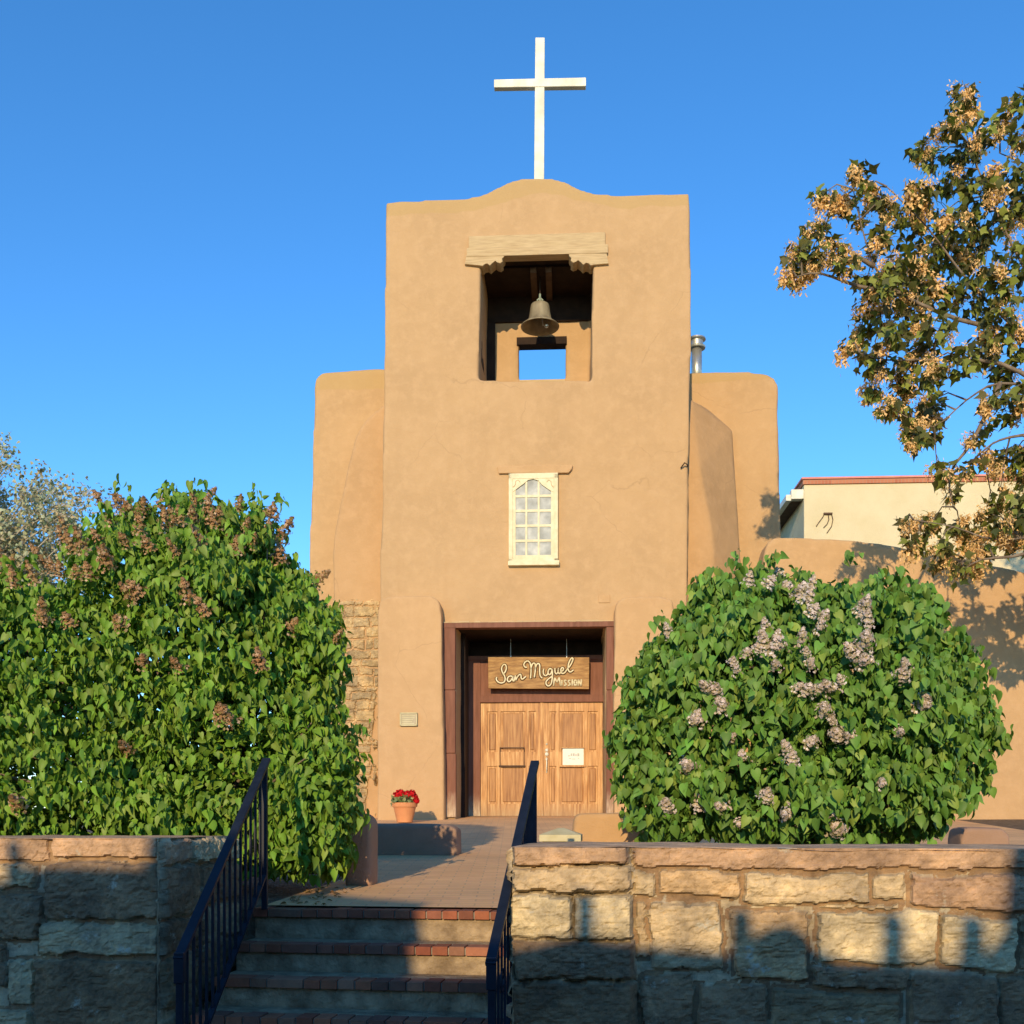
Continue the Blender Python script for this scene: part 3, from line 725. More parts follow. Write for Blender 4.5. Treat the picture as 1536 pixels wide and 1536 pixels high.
mb.tube([(0,0,.52),(0,0,.61)], .02, 8); mb.build('crown', m_verd, bell, smooth=True)
mb = MB(); mb.tube([(0,0,.59),(0,0,cz(810,383,.72)[1]-zb)], .014, 8); mb.build('hanger', m_dark, bell)
mb = MB(); mb.tube([(0,0,.40),(.06,.0,.03)], .014, 8); mb.lathe((.12,-.10,-.02), [(.005,-.045),(.03,-.03),(.042,0),(.03,.03),(.005,.045)], 14); mb.build('clapper', m_steel, bell, smooth=True)

# ------------------------------------------------------------------ hanging sign
vs_ = 1.06
sg = FC.root('hanging_sign', 'long brown wooden sign with cream script lettering hung over the doors', 'sign')
bd = MB(); bd.prism(P([(732,985),(884,986),(883.5,1033.5),(732.5,1032.5)], vs_), vs_, vs_+.045); bd.build('board', m_sign, sg, bevel=.006)
m_cream = simple('sign_cream', (.66,.58,.36), (.80,.74,.52), 9, .7, .1, .002, 60)
m_edge = simple('sign_groove', (.12,.07,.035), (.17,.10,.05), 9, .8, .1, .002, 60)
def SP(x, y, v): u, z = cz(725+x/9.035, 975+y/9.035, vs_); return (u, v, z)
def smoothp(pts, k=4):
    out = []; n = len(pts)
    for i in range(n-1):
        p0 = pts[max(i-1,0)]; p1 = pts[i]; p2 = pts[i+1]; p3 = pts[min(i+2,n-1)]
        for j in range(k):
            t_ = j/k; out.append(tuple(.5*((2*b)+(-a+c)*t_+(2*a-5*b+4*c-d)*t_*t_+(-a+3*b-3*c+d)*t_**3) for a, b, c, d in zip(p0,p1,p2,p3)))
    out.append(pts[-1]); return out
script = {
 'S': [[(262,335),(296,300),(313,250),(305,210),(285,198),(262,215),(248,258),(262,310),(286,350),(297,395),(283,435),(240,450),(200,434),(177,402),(182,370)]],
 'a': [[(402,372),(375,355),(342,366),(326,402),(340,432),(365,424),(392,388),(403,358),(398,400),(410,430)]],
 'n': [[(410,430),(424,400),(436,350),(440,412),(455,380),(478,348),(500,332),(512,350),(514,385),(535,397),(575,360)]],
 'M': [[(592,236),(568,236),(550,205),(568,166),(605,152),(636,182),(646,240),(646,310),(640,388)],[(646,262),(662,200),(690,180),(706,210),(702,300),(690,376)],[(702,262),(722,205),(745,185),(765,212),(764,300),(775,358),(803,384)]],
 'i': [[(818,258),(812,300),(822,338),(850,350),(875,325)]],
 'g': [[(932,268),(903,255),(880,285),(880,325),(903,335),(925,302),(934,266),(937,330),(932,400),(918,462),(885,490),(855,470),(852,432),(885,393),(945,352)]],
 'u': [[(972,248),(972,300),(990,326),(1012,300),(1018,250),(1016,300),(1032,325),(1050,300)]],
 'e': [[(1050,292),(1078,282),(1088,255),(1070,240),(1052,266),(1056,310),(1085,320),(1112,300),(1130,270)]],
 'l': [[(1128,272),(1172,222),(1204,165),(1216,122),(1196,112),(1166,160),(1150,222),(1155,280),(1182,300),(1222,272)]]}
for k, ps in script.items():
    e = MB(); c = MB()
    for p in ps:
        sp = smoothp(p)
        e.tube([SP(x, y, vs_-.001) for x, y in sp], .029, 6); c.tube([SP(x, y, vs_-.019) for x, y in sp], .0165, 6)
    lt = c.build('letter', m_cream, sg, smooth=True); e.build('letter_groove', m_edge, lt, smooth=True)
caps = [[[(952,487),(965,378),(1000,440),(1030,372),(1045,487)]],[[(1065,410),(1065,488)]],[[(1128,418),(1108,408),(1094,425),(1108,445),(1126,460),(1118,482),(1092,480)]],
        [[(1182,418),(1162,408),(1148,425),(1162,445),(1180,460),(1172,482),(1146,480)]],[[(1206,400),(1206,488)]],[[(1248,402),(1232,425),(1232,465),(1248,488),(1264,465),(1264,425),(1248,402)]],[[(1286,488),(1288,402),(1326,488),(1328,398)]]]
for ps in caps:
    c = MB()
    for p in ps:
        for q0, q1 in zip(p[:-1], p[1:]): c.tube([SP(*q0, vs_-.010), SP(*q1, vs_-.010)], .0165, 6)
    c.build('letter', m_cream_paint, sg, smooth=True)
for x in (766, 850):
    h = MB(); u, z = cz(x, 986, vs_+.02); z2 = cz(x, 937)[1]-.06
    h.tube([(u, vs_+.02, z-.01), (u, vs_+.02, z2)], .006, 6); h.lathe((u, vs_+.02, z), [(.018,-.01),(.018,.03),(.004,.05)], 10)
    h.build('hanger', m_steel, sg)
# little iron lamp under the recess ceiling
lr = FC.root('ceiling_lamp', 'small dark metal lamp under the porch ceiling above the sign', 'lamp'); lu, lz = cz(799, 950, .9); ltop = cz(808, 937)[1]-.045
lr.location = FC.w(lu, .9, lz)
mb = MB(); mb.tube([(0,0,0),(0,0,ltop-lz+FC.z0*0)], .012, 8)
for k in range(5):
    a_ = k*2*math.pi/5; mb.tube([(0,0,.02),(.06*math.cos(a_),.06*math.sin(a_),-.03),(.11*math.cos(a_),.11*math.sin(a_),0)], .006, 6)
mb.build('arms', m_iron, lr)
mb = MB()
for k in range(5):
    a_ = k*2*math.pi/5; mb.lathe((.11*math.cos(a_),.11*math.sin(a_),0), [(.01,0),(.03,.03),(.025,.05)], 10)
mb.build('cups', m_steel, lr)
# notice, plaque
nr = FC.root('paper_notice', 'white printed paper in the holder of the right door leaf', 'notice')
mb = MB(); rectpx(mb, 844, 875.5, 1123, 1147.5, vd+.035, vd+.038); mb.build('sheet', m_paper, nr)
mb = MB()
for x0, x1, y0, y1 in ((856,858,1130,1134),(859,862,1130,1134),(863,865,1131,1134),(866,869,1130,1134.3),(852,855,1133,1134.4),(853,857,1137,1138),(858,863,1138,1139),(867,869,1137,1138)):
    rectpx(mb, x0, x1, y0, y1, vd+.032, vd+.036, vd+.032)
mb.build('print', m_ink, nr)
pr = FC.root('wall_plaque', 'small cast metal plaque on the adobe left of the doorway', 'plaque')
mb = MB(); rectpx(mb, 600, 626, 1070, 1088, -.345, -.2, -.34); mb.build('plate', simple('plaque_plate', (.36,.30,.19), (.46,.38,.24), 9, .5, .1, .002, 60), pr, bevel=.004)
mb = MB()
for q in ((600,626,1069,1070.6),(600,626,1087.2,1088.8),(600,601.5,1069,1088.8),(624.6,626,1069,1088.8)): rectpx(mb, *q, -.36, -.33, -.34)
mb.build('rim', m_cast, pr)
mb = MB()
for y in (1073,1076,1079,1082,1085): rectpx(mb, 603, 623-random.uniform(0,5), y, y+1, -.351, -.34, -.34)
mb.build('raised_text', m_cast, pr)

# ------------------------------------------------------------------ adobe walls, low walls, piers in the yard
def frame_at(x, D, z, a=3.0): p = wp(x, HY, D); return Frame(p.x, D, a, z)
def adobe_thing(name, label, cat, poly, D, depth, mat, a=3.0, voxel=.03, it=7, group=None, lump=.03):
    xs = [p[0] for p in poly]; fr = frame_at(sum(xs)/len(xs), D, 0, a)
    q = [fr.px(x, y, 0) for x, y in poly]; zb = min(p[1] for p in q)
    mb = MB(); mb.prism([(p[0], p[1]-zb) for p in q], 0, depth)
    o = adobe(mb, name, mat, None, voxel, it, lump, .006)
    o.location = (fr.o[0], fr.o[1], zb); o.rotation_euler = (0, 0, -fr.a)
    return tag(o, label, cat, group)
aw = MB(); aw.prism(P([(1138,1260),(1142,900),(1145,830),(1150,813),(1162,805),(1200,804),(1252,808),(1320,815),(1400,828),(1470,842),(1536,857),(1700,880),(1900,890),(1900,1260)], -.6), -.6, 0)
o = adobe(aw, 'adobe_wall', m_adobe, None, .045, 7, .06, .008); o.location = (FC.o[0], FC.o[1], FC.z0); o.rotation_euler = (0, 0, -FC.a)
tag(o, 'tall tan adobe yard wall behind the flowering lilac, dappled with tree shadow', 'wall')
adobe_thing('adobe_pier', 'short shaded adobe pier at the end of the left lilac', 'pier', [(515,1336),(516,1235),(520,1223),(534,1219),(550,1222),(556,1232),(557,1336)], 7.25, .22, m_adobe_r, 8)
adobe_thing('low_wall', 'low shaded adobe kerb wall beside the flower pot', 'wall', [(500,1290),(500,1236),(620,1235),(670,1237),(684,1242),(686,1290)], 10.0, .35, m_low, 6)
adobe_thing('low_wall', 'low sunlit adobe block behind the cast stone cap at the doors', 'wall', [(857,1300),(859,1228),(864,1221),(940,1219),(1020,1222),(1022,1300)], 8.8, .4, m_adobe, 5)
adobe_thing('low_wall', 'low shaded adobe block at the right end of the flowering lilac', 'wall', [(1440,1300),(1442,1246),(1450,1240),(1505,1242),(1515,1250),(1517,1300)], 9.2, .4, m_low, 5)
# cast stone pier with pyramidal cap
fr = frame_at(840, 7.4, 0, 6); sp = fr.root('stone_pillar', 'small pale yellow cast stone pillar with pyramid cap', 'pillar')
w_ = .15; zt_ = fr.px(840, 1252, 0)[1]; zg = plaza_z(1.4)
mb = MB(); mb.box((-w_*.78, .04, zg-.05), (w_*.78, .27, zt_-.045)); mb.build('shaft', m_cast, sp, bevel=.006)
mb = MB(); mb.box((-w_, 0, zt_-.05), (w_, .31, zt_)); mb.add([(-w_,0,zt_),(w_,0,zt_),(w_,.31,zt_),(-w_,.31,zt_),(-.02,.14,zt_+.047),(.02,.14,zt_+.047),(.02,.17,zt_+.047),(-.02,.17,zt_+.047)], [(0,1,5,4),(1,2,6,5),(2,3,7,6),(3,0,4,7),(4,5,6,7)])
mb.box((-w_*.86, .03, zt_-.075), (w_*.86, .28, zt_-.05)); mb.build('cap', m_cast, sp, bevel=.004)

# ------------------------------------------------------------------ cream building at the right
FB = Frame((1370-CX)/F*30, 30, 3.0, 1.0)
cb = FB.root('cream_building', 'cream stucco building with red brick coping far right', 'building')
def bz(x, y, v=0): return FB.px(x, y, v)
m_stuc = simple('cream_stucco', (.61,.52,.31), (.68,.585,.37), 1.2, .95, .5, .02, 26)
def coping_mat():
    m, N, L, b = new_mat('coping_brick', .85); c = coords(N, L)
    br = N.new('ShaderNodeTexBrick'); br.inputs['Scale'].default_value = 1; br.inputs['Brick Width'].default_value = .1; br.inputs['Row Height'].default_value = .21; br.inputs['Mortar Size'].default_value = .012
    br.inputs['Color1'].default_value = (.40,.13,.07,1); br.inputs['Color2'].default_value = (.50,.20,.10,1); br.inputs['Mortar'].default_value = (.42,.22,.14,1)
    mp = N.new('ShaderNodeMapping'); mp.inputs['Rotation'].default_value = (R(90),0,0); L.new(c, mp.inputs[0]); L.new(mp.outputs[0], br.inputs['Vector']); L.new(br.outputs[0], b.inputs['Base Color']); return m
m_cop = coping_mat()
def bz_box(mb, x0, x1, y0, y1, v0, v1): a = bz(x0, y0, v0); b = bz(x1, y1, v0); mb.box((a[0], v0, b[1]), (b[0], v1, a[1])); return mb
zg = bz(1300, 1230)[1]-1
a = bz(1206, 727); b = bz(2300, 727)
mb = MB(); mb.box((a[0], 0, 0), (b[0], 12, a[1])); mb.build('wall', m_stuc, cb, bevel=.02)
mb = MB(); mb.box((a[0]-.04, -.05, a[1]), (b[0], .25, a[1]+.13)); mb.box((a[0]-.04, .25, a[1]), (a[0]+.25, 12, a[1]+.13)); mb.build('brick_course', m_cop, cb)
m_pink = simple('coping_tile', (.60,.22,.16), (.70,.30,.22), 4, .6, .2, .005, 30)
mb = MB(); mb.box((a[0]-.09, -.10, a[1]+.13), (b[0], .30, a[1]+.19)); mb.box((a[0]-.09, .30, a[1]+.13), (a[0]+.3, 12, a[1]+.19)); mb.build('coping', m_pink, cb, bevel=.01)
e = MB(); bz_box(e, 1187, 1206, 734, 748, .05, .3); bz_box(e, 1179, 1187, 742, 751, .1, 12); ev = e.build('eave_fascia', m_white, cb, bevel=.01)
e = MB(); p = bz(1181, 747); q = bz(1206, 747); e.box((p[0], .3, p[1]-.02), (q[0]-.01, 12, p[1]+.06)); e.build('soffit', m_beam, ev)
e = MB(); p = bz(1150, 760, 6); q = bz(1204, 760); e.box((q[0]-1.0, 7, 0), (q[0], 12, p[1]+2)); 
sp_ = MB(); 
for dx, pts in ((0, [(1236,771),(1234,776),(1228,784),(1224,790)]), (1, [(1242,771),(1243,780),(1240,787),(1235,792)]), (2, [(1247,771),(1249,780),(1247,790),(1240,800)])):
    sp_.tube([(bz(x, y)[0], -.03, bz(x, y)[1]) for x, y in pts], .012, 6)
p = bz(1235, 771); q = bz(1248, 771); sp_.bar((p[0], -.04, p[1]), (q[0], -.04, q[1]), .05, .05); sp_.build('cable_bracket', m_beam, cb)

# ------------------------------------------------------------------ foliage tools
_hf = [(.19,-.13,.07),(.39,-.03,.15),(.45,.22,.18),(.37,.50,.12),(.19,.80,-.02)]
LEAF = np.array([(0,0,0),(0,.2,0),(0,.5,-.03),(0,.80,-.10),(0,1.12,-.26)]+[(-a,b,c) for a,b,c in _hf]+_hf)
LEAF_F = np.array([(0,1,6,5),(1,2,7,6),(2,3,8,7),(3,4,9,8),(0,10,11,1),(1,11,12,2),(2,12,13,3),(3,13,14,4)])
def norm(a): return a/np.maximum(np.linalg.norm(a, axis=1, keepdims=True), 1e-9)
def leaves(name, pos, ax, nrm, size, col, mat, parent, tmpl=LEAF, tf=LEAF_F):
    n = len(pos); y = norm(ax); z = norm(nrm - (nrm*y).sum(1, keepdims=True)*y); x = np.cross(y, z)
    V = pos[:, None, :] + size[:, None, None]*(tmpl[None, :, 0:1]*x[:, None, :] + tmpl[None, :, 1:2]*y[:, None, :] + tmpl[None, :, 2:3]*z[:, None, :])
    k = len(tmpl); Fc = (tf[None] + (np.arange(n)*k)[:, None, None]).reshape(-1, 4)
    me = bpy.data.meshes.new(name); me.vertices.add(n*k); me.vertices.foreach_set('co', V.reshape(-1).astype(np.float32))
    me.loops.add(Fc.size); me.loops.foreach_set('vertex_index', Fc.reshape(-1).astype(np.int32))
    me.polygons.add(len(Fc)); me.polygons.foreach_set('loop_start', np.arange(0, Fc.size, 4, dtype=np.int32)); me.polygons.foreach_set('use_smooth', np.ones(len(Fc), bool))
    me.update(calc_edges=True); me.validate()
    at = me.color_attributes.new('tint', 'FLOAT_COLOR', 'POINT'); c = np.concatenate([np.repeat(col, k, 0), np.ones((n*k, 1))], 1)
    at.data.foreach_set('color', c.astype(np.float32).ravel()); me.materials.append(mat)
    o = bpy.data.objects.new(name, me); C.objects.link(o); o.parent = parent; return o
def rdir(n): return norm(rng.normal(size=(n, 3)))
def leafcol(n, base, var=.25, young=.12, yc=(.24,.34,.06)):
    f = rng.uniform(1-var, 1+var, (n, 1)); c = np.array(base)[None]*f
    c = c*(1+rng.normal(size=(n, 3))*.06)
    y = rng.random((n, 1)) < young; c = np.where(y, np.array(yc)[None]*rng.uniform(.7,1.1,(n,1)), c); return np.clip(c, .005, .9)
def noise3(p, s, seed):
    return (fbm(p[:,0]*s+p[:,2]*s*.7+3.1, p[:,2]*s-p[:,1]*s*.6, 3, seed)+fbm(p[:,1]*s+5.7, p[:,2]*s*1.1+p[:,0]*s*.3, 3, seed+9))/2
def blob_pts(blobs, n, lo=.80, hi=1.04, seed=0, amp=.22, holes=.0, hs=3.0):
    """points near the outside of a union of ellipsoids; returns points and outward normals"""
    B = np.array([(*b[0], *b[1]) for b in blobs]); w = (B[:, 3]*B[:, 5]+B[:, 3]*B[:, 4]+B[:, 4]*B[:, 5]); w = w/w.sum()
    P_, N_ = [], []; got = 0
    while got < n:
        k = rng.choice(len(B), size=n, p=w); d = rdir(n); r = rng.uniform(lo, hi, n)**1.0
        c = B[k, :3]; rad = B[k, 3:]
        q = c + d*rad
        am = 1 + (noise3(q, 1.7, seed)-.5)*amp*1.5 + (noise3(q, 4.6, seed+4)-.5)*amp*1.7
        p = c + d*rad*(r*am)[:, None]; nn = norm(d/rad)
        ok = np.ones(n, bool)
        for j in range(len(B)):
            e = np.linalg.norm((p-B[j, :3])/B[j, 3:], axis=1); ok &= ~((e < .70) & (k != j))
        if holes > 0: ok &= ~((noise3(q, hs, seed+20) < holes) & (r > lo+(hi-lo)*.25))
        P_.append(p[ok]); N_.append(nn[ok]); got += ok.sum()
    return np.concatenate(P_)[:n], np.concatenate(N_)[:n]
def flower_mesh(name, nf, L_, rad, size, cols):
    """tapering panicle of tiny four petalled florets, pointing +z"""
    t_ = rng.random(nf)**.8; a_ = rng.uniform(0, 2*math.pi, nf); rr = rad*(1-t_*.75)*rng.uniform(.6, 1, nf)*(.65+.35*np.sin(t_*19))
    pos = np.stack([rr*np.cos(a_), rr*np.sin(a_), t_*L_], 1); out = norm(np.stack([np.cos(a_), np.sin(a_), .4+0*a_], 1)+rng.normal(size=(nf,3))*.3)
    tm = np.array([(-1,-.35,0),(1,-.35,0),(1,.35,0),(-1,.35,0),(-.35,-1,.05),(.35,-1,.05),(.35,1,.05),(-.35,1,.05)])*.5; tf = np.array([(0,1,2,3),(4,5,6,7)])
    c = np.array(cols)[rng.integers(0, len(cols), nf)]*rng.uniform(.75, 1.2, (nf, 1))
    o = leaves(name, pos, np.cross(out, rdir(nf)), out, size*rng.uniform(.7,1.3,nf), np.clip(c,0,.95), m_petal, None, tm, tf)
    me = o.data; bpy.data.objects.remove(o); return me
def ray_blobs(x, y, blobs):
    d = Vector(((x-CX)/F, 1, (HY-y)/F)); o = Vector((0,0,EYE)); best = None
    for c, r in blobs:
        A = np.array([d[i]/r[i] for i in range(3)]); Bv = np.array([(o[i]-c[i])/r[i] for i in range(3)])
        a = A@A; b = 2*A@Bv; cc = Bv@Bv-1; q = b*b-4*a*cc
        if q < 0: continue
        t_ = (-b-math.sqrt(q))/(2*a)
        if best is None or t_ < best[0]: best = (t_, c, r)
    if not best: return None
    p = o+d*best[0]; nn = Vector([(p[i]-best[1][i])/best[2][i]**2 for i in range(3)]).normalized(); return p, nn
def blobs_px(lst):
    out = []
    for x, y, rx, ry, D, rd in lst:
        c = wp(x, y, D); out.append(((c.x, c.y, c.z), (rx/F*D, rd, ry/F*D)))
    return out

def bush(label, base, blobs, nleaf, lsize, seed, flowers, fmeshes, lcol, young, inner=2500, holes=.30, lwid=1.0):
    r = empty('lilac_bush', base, label, 'bush'); o = Vector(base); on = np.array(base)
    K = 8; pc, nc = blob_pts(blobs, int(nleaf*.8/K), .84, 1.05, seed, .36, holes, 1.9)
    _o = (rng.random(len(pc)) < .07)*rng.uniform(.04, .16, len(pc)); pc = pc + nc*_o[:, None] + np.array([0, 0, .5])*_o[:, None]
    off = rng.normal(size=(len(pc)*K, 3)); off = off/np.linalg.norm(off, axis=1, keepdims=True)
    p1 = np.repeat(pc, K, 0)+off*rng.uniform(.3, 1.1, (len(off), 1))*lsize*1.15; n1 = norm(np.repeat(nc, K, 0)+off*.9)
    p, nn = blob_pts(blobs, int(nleaf*.2), .80, 1.0, seed, .36, holes, 1.9)
    p = np.concatenate([p, p1]); nn = np.concatenate([nn, n1])
    keep = p[:, 2] > base[2]+.10; p, nn = p[keep], nn[keep]; n = len(p)
    ax = np.array([0, 0, -1.0])[None]*rng.uniform(.7, 1.3, (n, 1)) + nn*rng.uniform(.0, .55, (n, 1)) + rng.normal(size=(n, 3))*.34
    nz = nn*.75 + np.array([0, 0, .25])[None] + rng.normal(size=(n, 3))*.72
    sz = lsize*rng.uniform(.45, 1.3, n)
    c = leafcol(n, lcol, .3, young)
    tl_ = LEAF.copy(); tl_[:, 0] *= lwid
    leaves('leaves', p-on, ax, nz, sz, c, m_leaf, r, tl_)
    p, nn = blob_pts(blobs, inner, .30, .76, seed+50, .2)
    keep = p[:, 2] > base[2]+.15; p, nn = p[keep], nn[keep]; n = len(p)
    leaves('inner_leaves', p-on, rdir(n)+np.array([0,0,-.6]), rdir(n)+nn, lsize*rng.uniform(.6,1,n), leafcol(n, lcol, .3, 0), m_leaf, r)
    st_ = MB(); rr = random.Random(seed)
    for k in range(60):
        c_, rad = rr.choice(blobs); d = Vector(rdir(1)[0]); e = Vector([c_[i]+d[i]*rad[i]*rr.uniform(.6, .96) for i in range(3)])
        if e.z < base[2]+.3: continue
        s = Vector(base)+Vector((rr.uniform(-.3,.3), rr.uniform(-.2,.2), -.05)); m1 = s.lerp(e, .35)+Vector((0,0,.25)); m2 = s.lerp(e, .7)+Vector((rr.uniform(-.1,.1),rr.uniform(-.1,.1),.12))
        st_.tube([s-o, m1-o, m2-o, e-o], [.022, .015, .009, .004], 6)
    st_.build('stems', m_bark, r, smooth=True)
    for k, (x, y, s) in enumerate(flowers):
        h = ray_blobs(x, y, blobs)
        if not h: continue
        q, nv = h; f = bpy.data.objects.new('flower_head', fmeshes[k % len(fmeshes)]); C.objects.link(f); f.parent = r
        f.location = q + nv*rr.uniform(-.01,.05) - o; d = (nv*rr.uniform(.4,1.3)+Vector((rr.uniform(-.6,.6), rr.uniform(-.5,.1), rr.uniform(.3,1.0)))).normalized()
        f.rotation_mode = 'QUATERNION'; f.rotation_quaternion = d.to_track_quat('Z', 'Y'); f.scale = (s*rr.uniform(.8,1.25), s*rr.uniform(.8,1.25), s*rr.uniform(.6,1.05))
    return r
G1 = (.155,.275,.030); G2 = (.125,.245,.040)
lb = blobs_px([(120,1075,235,215,7.6,.95),(320,1010,165,200,7.6,.9),(250,905,165,118,7.8,.85),(365,1150,140,165,7.25,.75),(430,1000,80,128,7.6,.5),(20,970,140,100,7.9,.8),
               (448,1210,74,88,6.95,.42),(474,990,44,76,7.3,.35),(485,1190,48,95,6.72,.32),(385,820,42,48,7.6,.35),(458,1105,66,66,7.1,.4),(445,1280,70,42,6.9,.4),(-170,1090,180,210,7.7,.9),(320,830,80,68,7.8,.5),(185,845,80,68,7.9,.5),(30,1190,220,115,7.1,.65),(420,905,52,68,7.8,.4),(250,1240,190,76,7.05,.6),(20,905,80,45,8.0,.5),(285,765,26,22,7.8,.2),(210,780,30,24,7.8,.2)])
br_cols = [(.46,.24,.11),(.52,.31,.16),(.34,.20,.10),(.58,.40,.26),(.40,.30,.12)]
fm_b = [flower_mesh('spent_flower', 230, .19, .075, .019, br_cols) for _ in range(3)]
mv_cols = [(.72,.58,.55),(.80,.68,.64),(.60,.49,.43),(.62,.50,.33),(.84,.75,.70),(.46,.38,.22)]
fm_m = [flower_mesh('lilac_flower', 230, .15, .080, .022, mv_cols) for _ in range(3)]
r_ = random.Random(12)
fl_l = [(x+r_.uniform(-6,6), y+r_.uniform(-6,6), r_.uniform(.7,1.15)) for x, y in [(160,770),(175,760),(235,765),(345,762),(405,800),(415,815),(360,835),(270,835),(120,825),(85,850),(320,790),(258,800),(190,825),(190,765),(205,775),(218,768),(250,770),(262,778),(300,765),(315,775),(330,790),(355,775),(370,790),(385,772),(400,785),(290,790),(275,800),(240,805),(230,820),(215,800),(175,800),(150,815),(140,830),(155,840),(165,850),(105,805),(110,820),(98,812),(120,860),(130,870),(75,870),(60,880),(95,870),(45,860),(10,865),(15,880),(0,855),(180,780),(345,830),(300,820),(360,810),(375,820),(420,850),(460,860),(470,875),(490,905),(505,960),(430,950),(215,895),(205,905),(285,910),(315,930),(60,935),(75,945),(110,935),(190,945),(270,1000),(390,1010),(340,1080),(350,1085),(190,1125),(35,1205),(215,1000),(365,760),(245,755),(300,750),(412,780),(325,760),(205,750),(15,800),(40,830)]]
bush('large lilac bush with brown spent flowers left of the steps', (-2.3, 7.5, ZT+.05), lb, 38000, .063, 5, fl_l, fm_b, G1, .14, 24000, .42, .80)
rb = blobs_px([(1150,1060,180,170,7.9,.85),(1280,1040,140,165,7.8,.85),(1060,1110,115,135,7.9,.7),(1115,950,95,78,7.9,.5),(1290,945,80,62,7.9,.5),(1200,930,85,62,8.0,.5),
               (1010,1175,82,80,7.8,.5),(1200,1190,205,85,7.6,.7),(1330,1170,95,100,7.8,.6),(1395,1060,70,110,8.2,.5),(1425,1120,62,78,8.3,.45),(1035,1005,65,70,7.9,.42),(1365,925,38,52,8.0,.32),(1075,890,30,28,7.9,.25),(1145,880,34,24,8.0,.25),(955,1120,35,40,7.8,.3)])
fl_r = [(x+r_.uniform(-5,5), y+r_.uniform(-5,5), r_.uniform(.6,1.1)) for x, y in [(1140,960),(1150,975),(1165,985),(1160,1000),(1130,980),(1145,945),(1115,990),(1105,1000),(1105,1015),(1200,900),(1205,915),(1215,925),(1225,935),(1210,890),(1230,950),(1290,925),(1300,940),(1285,915),(1200,970),(1205,985),(1215,1000),(1220,1010),(1285,985),(1295,995),(1300,975),(1075,1040),(1080,1055),(1085,1070),(1065,1030),(1190,1035),(1200,1040),(1225,1040),(1250,1035),(1235,1070),(1240,1080),(1040,1080),(1050,1085),(1265,1100),(1275,1105),(1185,1130),(1190,1145),(1210,1115),(1220,1110),(1090,1110),(1115,1145),(1035,1150),(1050,1215),(1180,1215),(1115,1230),(1150,1195),(1240,1225),(1360,1000),(1355,1015),(1380,1060),(1385,1045),(1010,960),(1170,875),(1180,885),(1120,880),(1150,890),(1250,1240),(1000,1210),(1320,1180),(1345,1100),(1270,1025),(1095,1205)]]
bush('round lilac bush with pale mauve blossoms behind the right stone wall', (2.75, 7.9, ZT+.08), rb, 21000, .069, 9, fl_r, fm_m, G2, .12, 8000, .40)

# ------------------------------------------------------------------ geraniums in a terracotta pot
fp = frame_at(607, 16.9, plaza_z(11)+.0, 3)
pot = fp.root('flower_pot', 'terracotta pot of red geraniums against the adobe by the door', 'flower pot')
zr = fp.px(607, 1204, 0)[1]
mb = MB(); mb.lathe((0,0,0), [(.125,0),(.185,zr-.07),(.205,zr-.07),(.212,zr),(.19,zr),(.175,zr-.06),(.01,zr-.07)], 32); mb.build('pot', m_terra, pot, smooth=False)
n = 260; a_ = rng.uniform(0, 6.28, n); rr = .20*np.sqrt(rng.random(n)); pp = np.stack([rr*np.cos(a_), rr*np.sin(a_), zr+rng.uniform(-.03,.10,n)], 1)
leaves('leaves', pp, rdir(n)+np.array([0,0,.2]), rdir(n)+np.array([0,-.6,1]), rng.uniform(.04,.075,n), leafcol(n, (.16,.20,.07), .3, .2, (.35,.38,.16)), m_leaf, pot)
for dx, dz, s in ((-.10,.13,.085),(-.05,.15,.07),(.05,.13,.07),(.12,.14,.075),(.17,.09,.055),(.02,.10,.05),(.205,.03,.05)):
    n = 90; d = rdir(n); q = np.array([dx, -.06, zr+dz])+d*s*rng.uniform(.6,1,(n,1))
    leaves('bloom', q, np.cross(d, rdir(n)), d, rng.uniform(.025,.045,n), np.array([(.62,.015,.02)])*rng.uniform(.6,1.25,(n,1)), m_petal, pot)

